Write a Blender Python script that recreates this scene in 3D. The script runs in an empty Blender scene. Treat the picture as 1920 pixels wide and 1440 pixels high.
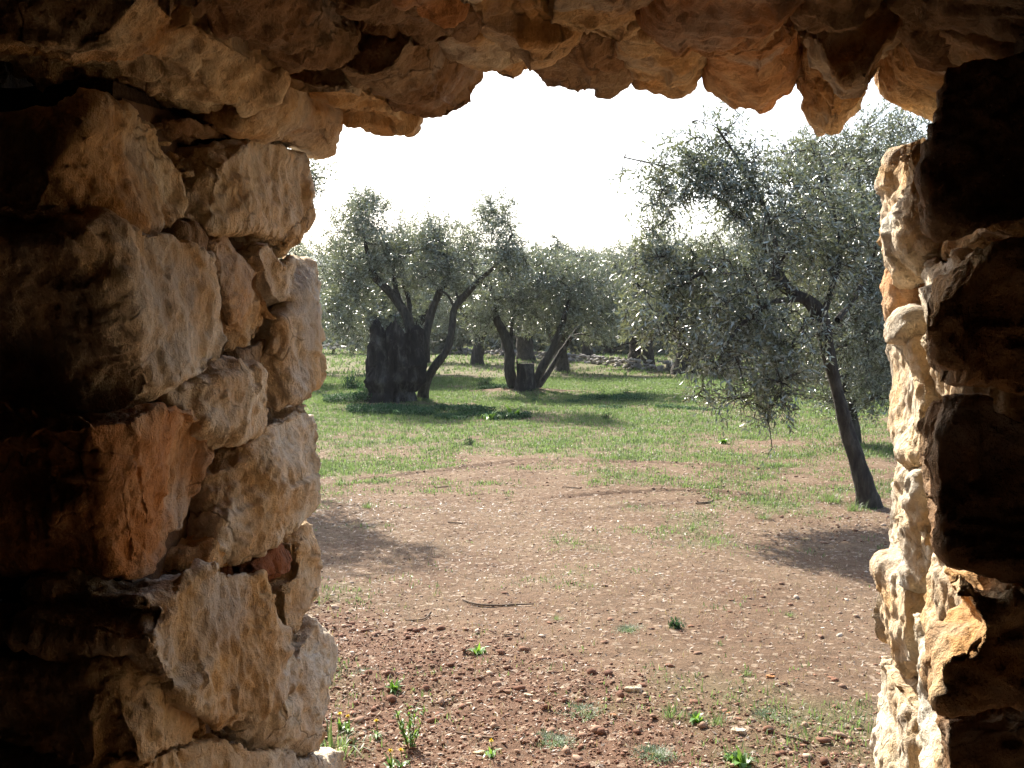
import bpy, bmesh, math, random
import numpy as np
from mathutils import Vector, Matrix
from mathutils.kdtree import KDTree
import mathutils.geometry as mg

sc = bpy.context.scene
C = sc.collection
R_ = math.radians
rng = np.random.default_rng(7)

# ------------------------------------------------------------------ camera
F = 1968.0                                   # focal length in pixels of the 1920 wide photograph
EYE = 1.5
PITCH = math.atan(110 / F)
cam_d = bpy.data.cameras.new('camera'); cam = bpy.data.objects.new('camera', cam_d); C.objects.link(cam)
cam_d.sensor_width = 36; cam_d.lens = 36 * F / 1920
cam_d.clip_start = 0.02; cam_d.clip_end = 5000
cam.location = (0, 0, EYE); cam.rotation_euler = (R_(90) - PITCH, 0, 0)
sc.camera = cam

# ------------------------------------------------------------------ light
SUN_AZ, SUN_EL = R_(-22), R_(39)              # left of straight ahead
w = bpy.data.worlds.new('World'); sc.world = w; w.use_nodes = True
nt = w.node_tree; nt.nodes.clear()
sky = nt.nodes.new('ShaderNodeTexSky'); sky.sky_type = 'NISHITA'; sky.sun_disc = False
sky.sun_elevation = SUN_EL; sky.sun_rotation = SUN_AZ
sky.dust_density = 3.0; sky.air_density = 1.0; sky.ozone_density = 0.6; sky.altitude = 200
bg = nt.nodes.new('ShaderNodeBackground'); bg.inputs[1].default_value = 0.12
wo = nt.nodes.new('ShaderNodeOutputWorld')
nt.links.new(sky.outputs[0], bg.inputs[0]); nt.links.new(bg.outputs[0], wo.inputs[0])
sd = bpy.data.lights.new('sun', 'SUN'); sd.energy = 5.0; sd.angle = R_(0.5); sd.color = (1, .93, .82)
sun = bpy.data.objects.new('sun', sd); C.objects.link(sun)
S = Vector((math.sin(SUN_AZ) * math.cos(SUN_EL), math.cos(SUN_AZ) * math.cos(SUN_EL), math.sin(SUN_EL)))
sun.rotation_euler = S.to_track_quat('Z', 'Y').to_euler(); sun.location = (-5, 12, 8)
sc.view_settings.view_transform = 'Standard'; sc.view_settings.look = 'None'
sc.view_settings.gamma = 1; sc.view_settings.exposure = 1.55
sc.cycles.max_bounces = 8; sc.cycles.diffuse_bounces = 6; sc.cycles.transparent_max_bounces = 6

# ------------------------------------------------------------------ projection helpers
def ray(px, py):
    x = (px - 960) / F; u = (720 - py) / F
    return Vector((x, math.cos(PITCH) + u * math.sin(PITCH), -math.sin(PITCH) + u * math.cos(PITCH)))
CAM = Vector((0, 0, EYE))
def P(px, py, Y):
    d = ray(px, py); return CAM + d * (Y / d.y)
def G(px, py):
    d = ray(px, py); t = EYE / -d.z; q = CAM + d * t; return Vector((q.x, q.y, 0))
def on_plane(px, py, p0, n):
    d = ray(px, py); t = (p0 - CAM).dot(n) / d.dot(n); return CAM + d * t

# ------------------------------------------------------------------ noise
def _hash(ix, iy, iz, k):
    h = (ix * 374761393 + iy * 668265263 + iz * 2147483647 + k * 974634777) & 0xffffffff
    h = ((h ^ (h >> 13)) * 1274126177) & 0xffffffff
    h = ((h ^ (h >> 16)) * 2246822519) & 0xffffffff
    return ((h ^ (h >> 15)) & 0xffff) / 65535.0
def vnoise(p, k=0):
    p = np.asarray(p, float); f = np.floor(p); i = f.astype(np.int64); t = p - f; t = t * t * t * (t * (6 * t - 15) + 10)
    r = 0
    for a in (0, 1):
        wa = t[:, 0] if a else 1 - t[:, 0]
        for b in (0, 1):
            wb = t[:, 1] if b else 1 - t[:, 1]
            for c in (0, 1):
                wc = t[:, 2] if c else 1 - t[:, 2]
                r = r + wa * wb * wc * _hash(i[:, 0] + a, i[:, 1] + b, i[:, 2] + c, k)
    return r * 2 - 1
def fbm(p, octv=4, k=0, gain=.5):
    r = 0; a = 1; s = 0
    for o in range(octv):
        r = r + a * vnoise(p * 2 ** o + 17.3 * o, k + o); s += a; a *= gain
    return r / s
def ridged(p, octv=3, k=0):
    r = 0; a = 1; s = 0
    for o in range(octv):
        r = r + a * (1 - 2 * np.abs(vnoise(p * 2 ** o + 9.1 * o, k + o))); s += a; a *= .5
    return r / s
def facet(p, k=0, g=1.0, quad=.52):
    """rough planes that meet at creases, like split stone"""
    f = np.floor(p); i = f.astype(np.int64); best = np.full(len(p), 9.0)
    for a in (-1, 0, 1):
        for b in (-1, 0, 1):
            for c in (-1, 0, 1):
                jx, jy, jz = i[:, 0] + a, i[:, 1] + b, i[:, 2] + c
                h = [_hash(jx, jy, jz, k + m) for m in range(6)]
                dx = p[:, 0] - jx - h[0]; dy = p[:, 1] - jy - h[1]; dz = p[:, 2] - jz - h[2]
                v = quad * (dx * dx + dy * dy + dz * dz) + g * ((h[3] * 2 - 1) * dx + (h[4] * 2 - 1) * dy + (h[5] * 2 - 1) * dz)
                best = np.minimum(best, v)
    return best
def n2(x, y, s, octv=3, k=0):
    return fbm(np.stack([x * s, y * s, np.full_like(x, .37)], 1), octv, k)

# ------------------------------------------------------------------ objects
def tag(o, label=None, cat=None, group=None, kind=None):
    if label: o['label'] = label
    if cat: o['category'] = cat
    if group: o['group'] = group
    if kind: o['kind'] = kind
    return o
def empty(name, loc, label, cat, group=None):
    o = bpy.data.objects.new(name, None); C.objects.link(o); o.location = loc; o.empty_display_size = .2
    return tag(o, label, cat, group)
def link(name, me, mat=None, parent=None, loc=None, smooth=True):
    o = bpy.data.objects.new(name, me); C.objects.link(o)
    if mat: me.materials.append(mat)
    if parent: o.parent = parent
    if loc is not None: o.location = loc
    if smooth and len(me.polygons): me.polygons.foreach_set('use_smooth', np.ones(len(me.polygons), bool))
    return o
def np_mesh(name, V, Fc, n):
    """V (N,3); Fc (M,n) faces"""
    me = bpy.data.meshes.new(name)
    V = np.asarray(V, np.float32); Fc = np.asarray(Fc, np.int32)
    me.vertices.add(len(V)); me.vertices.foreach_set('co', V.ravel())
    me.loops.add(Fc.size); me.loops.foreach_set('vertex_index', Fc.ravel())
    me.polygons.add(len(Fc)); me.polygons.foreach_set('loop_start', np.arange(len(Fc), dtype=np.int32) * n)
    me.update(calc_edges=True); me.validate()
    return me
def set_attr(me, name, vals):
    a = me.attributes.new(name, 'FLOAT', 'POINT'); a.data.foreach_set('value', np.asarray(vals, np.float32))

# ------------------------------------------------------------------ materials
class M:
    def __init__(s, name):
        s.m = bpy.data.materials.new(name); s.m.use_nodes = True; s.t = s.m.node_tree
        s.b = s.t.nodes['Principled BSDF']; s.o = s.t.nodes['Material Output']
    def n(s, typ, ins=None, **kw):
        x = s.t.nodes.new('ShaderNode' + typ)
        for k, v in kw.items(): setattr(x, k, v)
        for k, v in (ins or {}).items():
            if isinstance(v, bpy.types.NodeSocket): s.t.links.new(v, x.inputs[k])
            else: x.inputs[k].default_value = v
        return x
    def set(s, k, v):
        if isinstance(v, bpy.types.NodeSocket): s.t.links.new(v, s.b.inputs[k])
        else: s.b.inputs[k].default_value = v
    def noise(s, vec, scale, detail=4, rough=.55, dist=0):
        return s.n('TexNoise', {'Vector': vec, 'Scale': scale, 'Detail': detail, 'Roughness': rough, 'Distortion': dist}).outputs[0]
    def ramp(s, fac, stops):
        r = s.n('ValToRGB', {0: fac}); e = r.color_ramp.elements
        while len(e) < len(stops): e.new(.5)
        for x, (p, c) in zip(e, stops):
            x.position = p; x.color = (c, c, c, 1) if not isinstance(c, tuple) else (*c, 1)
        return r.outputs[0]
    def mix(s, f, a, b, mode='MIX'):
        x = s.n('MixRGB', {0: f}, blend_type=mode)
        for i, v in ((1, a), (2, b)):
            if isinstance(v, bpy.types.NodeSocket): s.t.links.new(v, x.inputs[i])
            else: x.inputs[i].default_value = (*v, 1) if isinstance(v, tuple) else (v, v, v, 1)
        return x.outputs[0]
    def math(s, op, a, b=0.0):
        return s.n('Math', {0: a, 1: b}, operation=op).outputs[0]
    def bump(s, h, strength, dist, prev=None):
        ins = {'Height': h, 'Strength': strength, 'Distance': dist}
        if prev is not None: ins['Normal'] = prev
        return s.n('Bump', ins).outputs[0]

def stone_mat(name, light, mid, stain, amt=.5, crack=.6):
    m = M(name)
    tc = m.n('TexCoord').outputs['Object']; oi = m.n('ObjectInfo').outputs['Random']
    off = m.n('CombineXYZ', {0: m.math('MULTIPLY', oi, 31.), 1: m.math('MULTIPLY', oi, 17.), 2: m.math('MULTIPLY', oi, 53.)}).outputs[0]
    v = m.n('VectorMath', {0: tc, 1: off}, operation='ADD').outputs[0]
    st = m.n('Mapping', {'Vector': v, 'Scale': (9, 9, 1.6), 'Rotation': (.12, .18, 0)}).outputs[0]
    na = m.noise(v, 5, 8, .68, .4); nb = m.noise(v, 2.7, 6, .62, 1.2); ns = m.noise(st, 1.6, 7, .7, .3)
    nf = m.noise(v, 70, 5, .7)
    c = m.mix(m.ramp(na, [(.36, 0.), (.62, 1.)]), mid, light)
    c = m.mix(m.math('MULTIPLY', m.ramp(nb, [(.5 - .14 * amt, 0.), (.74 - .14 * amt, 1.)]), .85), c, stain)
    c = m.mix(.6, c, m.ramp(ns, [(.3, .5), (.5, 1.), (.72, 1.2)]), 'MULTIPLY')
    c = m.mix(.55, c, m.ramp(nf, [(.3, .62), (.6, 1.1)]), 'MULTIPLY')
    gr = m.noise(v, 3.9, 5, .6)
    c = m.mix(m.ramp(gr, [(.52, 0.), (.66, .55)]), c, tuple(x * .9 for x in (.52, .49, .45)))
    vd = m.n('VectorMath', {0: v, 1: m.n('VectorMath', {0: m.n('TexNoise', {'Vector': v, 'Scale': 6., 'Detail': 4.}).outputs[1], 'Scale': .18}, operation='SCALE').outputs[0]}, operation='ADD').outputs[0]
    vo = m.n('TexVoronoi', {'Vector': vd, 'Scale': 5.5}, feature='DISTANCE_TO_EDGE').outputs[0]
    ck = m.math('MULTIPLY', m.ramp(vo, [(0., 1.), (.022, 0.)]), m.ramp(m.noise(v, 3.3, 2), [(.5, 0.), (.6, crack)]))
    c = m.mix(ck, c, tuple(x * .22 for x in mid))
    m.set('Base Color', c); m.set('Roughness', .88); m.set('Specular IOR Level', .25)
    b = m.bump(ns, 1., .022); b = m.bump(na, .8, .02, b); b = m.bump(nf, 1., .010, b); b = m.bump(m.math('SUBTRACT', 1., ck), .6, .01, b)
    m.set('Normal', b)
    return m.m

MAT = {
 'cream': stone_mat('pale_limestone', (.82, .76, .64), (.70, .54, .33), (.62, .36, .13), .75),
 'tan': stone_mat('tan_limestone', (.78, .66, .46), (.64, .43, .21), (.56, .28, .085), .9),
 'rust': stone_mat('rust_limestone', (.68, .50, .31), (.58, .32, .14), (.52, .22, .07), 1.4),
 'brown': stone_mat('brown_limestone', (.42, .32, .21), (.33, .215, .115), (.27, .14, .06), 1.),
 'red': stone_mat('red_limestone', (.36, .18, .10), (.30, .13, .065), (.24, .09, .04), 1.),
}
def simple(name, cols, scale=8, rough=.9, bump=.5, bd=.02, stretch=(1, 1, 1), spec=.3):
    m = M(name); tc = m.n('TexCoord').outputs['Object']
    v = m.n('Mapping', {'Vector': tc, 'Scale': stretch}).outputs[0]
    a = m.noise(v, scale, 7, .65, .3)
    k = len(cols) - 1
    c = m.ramp(a, [(.3 + .42 * i / k, cc) for i, cc in enumerate(cols)])
    m.set('Base Color', c); m.set('Roughness', rough); m.set('Specular IOR Level', spec)
    m.set('Normal', m.bump(a, bump, bd)); return m.m
MAT['bark'] = simple('olive_bark', [(.018, .015, .012), (.05, .043, .034), (.10, .09, .072)], 7, .9, 1., .05, (3, 3, .8))
MAT['dead'] = simple('dead_olive_wood', [(.010, .008, .007), (.022, .018, .015), (.13, .118, .10)], 3.0, .9, 1., .06, (1.8, 1.8, 1.0))
MAT['twig'] = simple('dry_twig', [(.10, .07, .05), (.22, .16, .11)], 12, .9)
MAT['floor'] = simple('trodden_earth', [(.07, .042, .025), (.14, .085, .05), (.20, .13, .08)], 6, .95, 1., .02)
MAT['core'] = simple('packed_rubble', [(.02, .013, .008), (.07, .045, .027), (.12, .08, .05)], 7, .95, 1., .06)

def leaf_mat(name, top, under, trans, rough=.38, tr=.22, var=.35, spec=.5):
    m = M(name)
    at = m.n('Attribute', attribute_name='tint').outputs['Fac']
    bf = m.n('NewGeometry').outputs['Backfacing']
    c = m.mix(bf, top, under)
    c = m.mix(var, c, m.ramp(at, [(0., .2), (.7, 1.1), (1., 1.7)]), 'MULTIPLY')
    m.set('Base Color', c); m.set('Roughness', rough); m.set('Specular IOR Level', spec)
    t = m.n('BsdfTranslucent', {'Color': (*trans, 1)})
    x = m.n('MixShader', {0: tr}); m.t.links.new(m.b.outputs[0], x.inputs[1]); m.t.links.new(t.outputs[0], x.inputs[2])
    m.t.links.new(x.outputs[0], m.o.inputs[0]); return m.m
MAT['olive'] = leaf_mat('olive_leaves', (.078, .095, .060), (.31, .345, .30), (.21, .24, .10), .29, .22, .9, .95)
MAT['pine'] = leaf_mat('pine_needles', (.04, .065, .035), (.04, .065, .035), (.06, .1, .03), .6, .15, .6)
MAT['grass'] = leaf_mat('grass_blades', (.095, .145, .05), (.095, .145, .05), (.20, .30, .085), .5, .38, .75, .35)
MAT['drygrass'] = leaf_mat('dry_grass_blades', (.30, .25, .14), (.30, .25, .14), (.3, .25, .1), .6, .3, .6)
MAT['weed'] = leaf_mat('broad_weed_leaves', (.09, .19, .03), (.1, .2, .05), (.25, .45, .05), .42, .35, .6)
MAT['greyweed'] = leaf_mat('grey_green_weed', (.17, .23, .14), (.2, .26, .17), (.2, .3, .12), .6, .25, .6)
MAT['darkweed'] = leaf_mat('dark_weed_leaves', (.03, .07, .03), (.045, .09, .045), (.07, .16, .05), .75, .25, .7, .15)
MAT['litter'] = leaf_mat('dead_leaf_litter', (.18, .115, .078), (.25, .185, .135), (.12, .07, .04), .6, .1, .9)
MAT['petal'] = leaf_mat('yellow_petals', (.85, .62, .02), (.8, .6, .02), (.8, .6, .02), .6, .3, .2)

# ------------------------------------------------------------------ stones
DOOR = R_(13.2)
dv = Vector((math.sin(DOOR), math.cos(DOOR), 0)); rv = Vector((math.cos(DOOR), -math.sin(DOOR), 0)); zv = Vector((0, 0, 1))
D0, DL, DR, TH = 1.5, .97, .24, .75         # inner face ahead of the lens, left jamb, right jamb, thickness
hut = empty('stone_hut', dv * D0 + Vector((0, 0, 0)), 'dark dry stone hut of rough tan limestone blocks, its open doorway framing the grove', 'hut')
def hutc(r, u, z):                          # right, outward from inner wall face, height -> world
    return rv * r + dv * (D0 + u) + zv * z

def make_stone(parent, pts, axis, depth, mat, seed, name='stone', vox=.006, rough=1.0, chips=14, smooth=0, tilt=.0, label=None, shrink=.004, strata=1.0, back=.94):
    """solid block: outline pts (a planar loop in world space) pushed back along axis by depth, then split and worn"""
    r = np.random.default_rng(seed)
    A = np.array([tuple(p) for p in pts]); c = A.mean(0); ax = np.array(axis)
    # resample + wobble the outline
    L = []
    for i in range(len(A)):
        a, b = A[i], A[(i + 1) % len(A)]; k = max(1, int(np.linalg.norm(b - a) / .035))
        for j in range(k): L.append(a + (b - a) * j / k)
    L = np.array(L); L = L + (c - L) / np.maximum(np.linalg.norm(L - c, axis=1)[:, None], 1e-4) * shrink
    wob = np.stack([fbm(L * 14 + seed * 3.1, 3, 11 + q) for q in range(3)], 1) * .012 * rough
    wob -= (wob @ ax)[:, None] * ax; L = L + wob
    n = len(L); Bk = c + (L - c) * back + ax * depth
    me = bpy.data.meshes.new(name); bm = bmesh.new()
    f = [bm.verts.new(p) for p in L]; g = [bm.verts.new(p) for p in Bk]
    for i in range(n): bm.faces.new((f[i], f[(i + 1) % n], g[(i + 1) % n], g[i]))
    bm.faces.new(f[::-1]); bm.faces.new(g)
    bmesh.ops.triangulate(bm, faces=[x for x in bm.faces if len(x.verts) > 4]); bmesh.ops.recalc_face_normals(bm, faces=bm.faces)
    bm.to_mesh(me); bm.free()
    tmp = bpy.data.objects.new('tmp', me); C.objects.link(tmp)
    md = tmp.modifiers.new('r', 'REMESH'); md.mode = 'VOXEL'; md.voxel_size = vox
    dg = bpy.context.evaluated_depsgraph_get(); dg.update()
    m2 = bpy.data.meshes.new_from_object(tmp.evaluated_get(dg)); bpy.data.objects.remove(tmp); bpy.data.meshes.remove(me)
    N = len(m2.vertices); V = np.empty(N * 3, np.float32); m2.vertices.foreach_get('co', V); V = V.reshape(-1, 3).astype(float)
    # chips: planes that cut the outer corners
    ctr = V.mean(0)
    for k in range(chips):
        d = r.normal(size=3); d /= np.linalg.norm(d)
        if k % 5 < 3: d = d - ax * (d @ ax) * .3 - ax * r.uniform(.1, 1.1)
        else: d = d - ax * (d @ ax)
        d /= np.linalg.norm(d)
        pr = (V - ctr) @ d; mx = pr.max(); sp = mx - pr.min(); cut = mx - sp * r.uniform(.012, .07) * min(rough, 1.1)
        ex = np.maximum(pr - cut, 0); V -= ex[:, None] * .98 * d
    m2.vertices.foreach_set('co', V.astype(np.float32).ravel()); m2.update()
    NN = np.empty(N * 3, np.float32); m2.vertices.foreach_get('normal', NN); NN = NN.reshape(-1, 3)
    q = V + seed * 7.7
    t1_, t2_ = r.uniform(-.7, .7, 2); c1, s1_, c2, s2_ = math.cos(t1_), math.sin(t1_), math.cos(t2_), math.sin(t2_)
    Rm = np.array([[c1, 0, s1_], [0, 1, 0], [-s1_, 0, c1]]) @ np.array([[1, 0, 0], [0, c2, -s2_], [0, s2_, c2]])
    st_ = r.uniform(.3, 1.) * strata; rip = r.uniform(.45, 1.1)
    qs = (q @ Rm) * np.array([1, 1, .33 * st_ + (1 - st_)])
    h = .034 * facet(q * 7.5, seed % 50) * rough + .0065 * rip * facet(qs * 48, seed % 50 + 9, 1.4)
    h += .014 * rip * facet(qs * 19, seed % 50 + 5) * rough
    tq = fbm(q * 4.3 + 7, 4, 30) * 5.5; tf = np.floor(tq); fr = tq - tf; h += .016 * rough * (tf + np.clip((fr - .5) * 7 + .5, 0, 1)) / 2.2
    h += .010 * fbm(q * 6, 3, 3) + .006 * rip * ridged(qs * 26, 3, 8) * rough + .0035 * fbm(q * 75, 2, 5)
    h -= h.mean()
    V += NN * h[:, None]
    c = V.mean(0); m2.vertices.foreach_set('co', (V - c).astype(np.float32).ravel()); m2.update()
    m2.name = name
    o = link(name, m2, MAT[mat], parent)
    o.location = Vector(c) - parent_world(parent)
    if label: o['label'] = label
    return o
def parent_world(p):
    v = Vector((0, 0, 0))
    while p is not None: v += p.location; p = p.parent
    return v

def rubble_box(name, r0, r1, u0, u1, z0, z1, parent, res=.045, amp=.035, seed=0):
    """coursed rubble masonry block with an uneven skin"""
    V = []; Q = []
    def grid(a, b, c_):
        nonlocal V, Q
        la, lb = (b - a).length, (c_ - a).length; na, nb = max(2, int(la / res)), max(2, int(lb / res)); s = len(V)
        for i in range(na + 1):
            for j in range(nb + 1): V.append(a + (b - a) * (i / na) + (c_ - a) * (j / nb))
        for i in range(na):
            for j in range(nb):
                k = s + i * (nb + 1) + j; Q.append((k, k + nb + 1, k + nb + 2, k + 1))
    h = hutc
    grid(h(r0, u0, z0), h(r1, u0, z0), h(r0, u0, z1)); grid(h(r0, u1, z0), h(r0, u1, z1), h(r1, u1, z0))
    grid(h(r0, u0, z0), h(r0, u0, z1), h(r0, u1, z0)); grid(h(r1, u0, z0), h(r1, u1, z0), h(r1, u0, z1))
    grid(h(r0, u0, z0), h(r0, u1, z0), h(r1, u0, z0)); grid(h(r0, u0, z1), h(r1, u0, z1), h(r0, u1, z1))
    V = np.array([tuple(v) for v in V]); ctr = V.mean(0)
    dq = V * np.array([3.2, 3.2, 4.6]) + seed
    off = np.stack([fbm(V * 9 + 31 * k, 2, k) for k in range(3)], 1) * .012
    e = facet(dq, 4, .25); V = V + off
    n_ = (V - ctr); n_ /= np.linalg.norm(n_, axis=1)[:, None]
    V = V - n_ * (e * amp * 1.6)[:, None]
    me = np_mesh(name, V - np.array(tuple(parent_world(parent))), Q, 4)
    return link(name, me, MAT['core'], parent)

fl = np_mesh('hut_floor', [tuple(hutc(a, b, .03)) for a, b in ((-2.8, -3.4), (2.6, -3.4), (2.6, .3), (-2.8, .3))], [(0, 1, 2, 3)], 4)
tag(link('hut_floor', fl, MAT['floor']), 'dark trodden earth floor inside the hut', kind='structure')
# shell of the hut (the part of it one stands in)
HB = 2.35
rubble_box('wall', -3.2, -DL - .10, .10, TH - .10, -.1, 1.92, hut, seed=1)
rubble_box('wall', -3.2, -1.42, .20, TH - .08, 1.80, 2.22, hut, .03, seed=11)
rubble_box('wall', .80, 3.2, .08, TH - .08, 1.82, 2.22, hut, seed=12)
rubble_box('wall', DR + .12, 3.2, .12, TH - .10, -.1, 1.95, hut, seed=2)
rubble_box('wall', -3.2, 3.2, .02, TH - .06, 2.16, 2.9, hut, seed=3)
rubble_box('wall', -3.2, -2.6, -3.9, .09, -.1, 2.9, hut, .09, seed=4)
rubble_box('wall', 2.4, 3.2, -3.9, .11, -.1, 2.9, hut, .09, seed=5)
rubble_box('wall', -2.59, 2.39, -3.9, -3.2, -.1, 2.9, hut, .09, seed=6)
rubble_box('roof', -3.3, 3.3, -4.0, TH, 2.91, 3.3, hut, .12, seed=7)

def part_empty_mesh(name, r, u, z):
    return None
# --- left jamb: outlines lie on the jamb face
nL = rv; pL = hutc(-DL, 0, 0)
def jl(pts, proud=0.0):
    p0 = pL + rv * proud
    return [on_plane(x, y, p0, nL) for x, y in pts]
jamb = rubble_box('door_jamb', -DL - .34, -DL - .092, .11, TH - .11, .0, 1.90, hut, .02, seed=8); jamb.data.materials[0] = MAT['floor']
LEFT = [
 ('tan', .62, .00, [(195,203),(260,212),(385,240),(389,300),(377,400),(330,425),(290,425),(200,414),(135,408),(150,340),(175,262)], 'sandy block with thin vertical cracks'),
 ('cream', .40, .00, [(390,250),(485,248),(535,276),(582,318),(598,372),(592,440),(562,476),(535,446),(480,424),(400,436),(377,412),(390,330)], 'pale grey block with vertical streaks'),
 ('brown', .30, -.035, [(300,226),(392,232),(470,238),(520,258),(500,270),(392,262)], None),
 ('cream', .62, .025, [(170,418),(240,415),(350,447),(402,482),(422,540),(437,620),(451,690),(402,730),(345,737),(288,772),(258,700),(215,560),(185,500)], 'large rippled pale block'),
 ('brown', .20, -.01, [(345,428),(392,405),(398,480),(372,488)], None),
 ('tan', .40, .00, [(397,440),(450,438),(482,490),(527,590),(512,642),(470,660),(441,656),(427,560),(410,500)], None),
 ('cream', .28, .01, [(478,478),(500,438),(532,500),(552,478),(566,540),(542,572),(520,560)], None),
 ('cream', .40, .00, [(541,495),(597,486),(602,560),(608,660),(600,722),(522,770),(520,700),(530,600),(548,565)], None),
 ('brown', .25, -.04, [(440,655),(530,615),(530,720),(500,720),(452,690)], None),
 ('cream', .32, .00, [(350,746),(452,692),(512,706),(522,770),(482,810),(432,826),(382,776)], None),
 ('rust', .62, .02, [(195,786),(330,756),(402,760),(442,830),(440,905),(402,1020),(300,1088),(255,1000),(250,900),(225,850)], 'rusty orange block'),
 ('cream', .42, .00, [(443,840),(520,780),(592,744),(608,800),(602,950),(542,990),(452,1072),(426,1050),(416,980),(437,905)], None),
 ('red', .25, .01, [(452,1072),(545,1013),(562,1060),(535,1086),(480,1078)], 'small brick red wedge stone'),
 ('cream', .40, -.01, [(548,1010),(592,968),(610,1030),(614,1112),(562,1202),(537,1182),(530,1112),(566,1072)], None),
 ('tan', .15, -.02, [(380,1060),(415,1000),(450,1068),(430,1075)], None),
 ('cream', .26, .03, [(295,1096),(340,1076),(402,1062),(430,1072),(507,1076),(537,1170),(562,1240),(512,1330),(452,1376),(345,1312),(270,1222),(312,1150)], 'large pale block with a broken angular face'),
 ('tan', .55, .00, [(345,1314),(430,1372),(410,1384),(250,1424),(235,1330),(262,1230)], None),
 ('cream', .42, .00, [(562,1216),(620,1134),(634,1260),(648,1320),(602,1424),(500,1412),(470,1374),(522,1332)], None),
 ('tan', .5, .00, [(250,1440),(330,1400),(442,1390),(470,1500),(430,1560),(240,1560)], None),
 ('cream', .4, .00, [(450,1395),(600,1430),(650,1400),(668,1560),(480,1570)], None),
 ('tan', .5, .00, [(210,1575),(470,1580),(500,1760),(180,1760)], None),
 ('cream', .4, .00, [(485,1580),(670,1572),(690,1760),(515,1765)], None),
]
for i, (mt, dep, pr, pts, lab) in enumerate(LEFT):
    make_stone(jamb, jl(pts, pr), -rv, dep, mt, 100 + i, label=lab, rough=.95, shrink=.007 if min(p[0] for p in pts) > 400 else 0)
# wedge stones in the inner face, left
pI = hutc(0, 0, 0)
def ji(pts, back=0.0):
    p0 = pI + dv * back
    return [on_plane(x, y, p0, dv) for x, y in pts]
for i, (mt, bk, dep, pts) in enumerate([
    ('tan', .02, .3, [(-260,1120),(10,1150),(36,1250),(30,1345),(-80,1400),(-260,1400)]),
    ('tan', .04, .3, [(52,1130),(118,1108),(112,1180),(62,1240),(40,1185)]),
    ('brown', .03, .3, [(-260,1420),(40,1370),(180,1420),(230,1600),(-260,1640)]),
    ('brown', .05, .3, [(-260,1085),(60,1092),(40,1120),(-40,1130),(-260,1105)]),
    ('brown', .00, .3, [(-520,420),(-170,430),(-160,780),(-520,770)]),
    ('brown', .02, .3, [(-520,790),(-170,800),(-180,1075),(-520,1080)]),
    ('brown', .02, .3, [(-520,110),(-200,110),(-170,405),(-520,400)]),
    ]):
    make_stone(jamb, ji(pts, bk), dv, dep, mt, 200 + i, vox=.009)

# --- right jamb: sunlit stones on the jamb face
jambR = rubble_box('door_jamb', DR + .13, DR + .4, .13, TH - .1, .0, 1.82, hut, .02, seed=9); jambR.data.materials[0] = MAT['floor']
def jr(uz, proud=0.0):                       # outline given as (outward, height)
    return [hutc(DR - proud + float(np.interp(z, [.6, 1.0, 1.3, 1.6], [.10, .085, .065, .045])), u, z) for u, z in uz]
def zz(py, Y=2.05): return EYE - (py - 610) / F * Y
RIGHT = [
 ('tan', -.02, .30, [(.02, zz(318)), (.43, zz(322)), (.42, zz(500)), (.03, zz(495))], None),
 ('cream', .035, .30, [(.46, zz(304)), (.78, zz(306)), (.80, zz(400)), (.77, zz(508)), (.44, zz(512)), (.42, zz(400))], 'squared pale stone standing at the top of the sunlit jamb'),
 ('rust', .03, .25, [(.58, zz(516)), (.80, zz(512)), (.79, zz(560)), (.66, zz(610)), (.58, zz(590))], None),
 ('cream', .0, .25, [(.04, zz(505)), (.56, zz(518)), (.55, zz(600)), (.40, zz(620)), (.04, zz(610))], None),
 ('cream', .03, .30, [(.44, zz(625)), (.64, zz(612)), (.79, zz(630)), (.80, zz(780)), (.76, zz(850)), (.50, zz(858)), (.42, zz(760))], None),
 ('cream', .01, .28, [(.04, zz(620)), (.42, zz(628)), (.40, zz(770)), (.44, zz(850)), (.30, zz(860)), (.08, zz(840))], None),
 ('cream', .045, .30, [(.46, zz(865)), (.80, zz(858)), (.82, zz(980)), (.78, zz(1068)), (.52, zz(1074)), (.44, zz(990))], None),
 ('cream', .02, .30, [(.02, zz(862)), (.44, zz(868)), (.42, zz(980)), (.50, zz(1060)), (.30, zz(1090)), (.05, zz(1060))], None),
 ('cream', .06, .30, [(.50, zz(1080)), (.83, zz(1076)), (.84, zz(1180)), (.80, zz(1255)), (.56, zz(1262)), (.46, zz(1160))], None),
 ('cream', .055, .30, [(.03, zz(1075)), (.28, zz(1098)), (.46, zz(1082)), (.44, zz(1170)), (.52, zz(1262)), (.26, zz(1290)), (.05, zz(1230))], 'bright broken pale stone'),
 ('cream', .07, .30, [(.44, zz(1270)), (.84, zz(1262)), (.86, zz(1400)), (.82, zz(1500)), (.42, zz(1500))], None),
 ('cream', .06, .30, [(.02, zz(1300)), (.28, zz(1298)), (.42, zz(1278)), (.40, zz(1490)), (.03, zz(1490))], None),
 ('tan', .06, .30, [(.02, zz(1500)), (.84, zz(1508)), (.84, zz(1690)), (.02, zz(1700))], None),
]
for i, (mt, pr, dep, uz, lab) in enumerate(RIGHT):
    make_stone(jambR, jr(uz, pr), rv, dep, mt, 300 + i, label=lab, vox=.0055, rough=1.0, shrink=-.008, chips=16, strata=.6)
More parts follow.
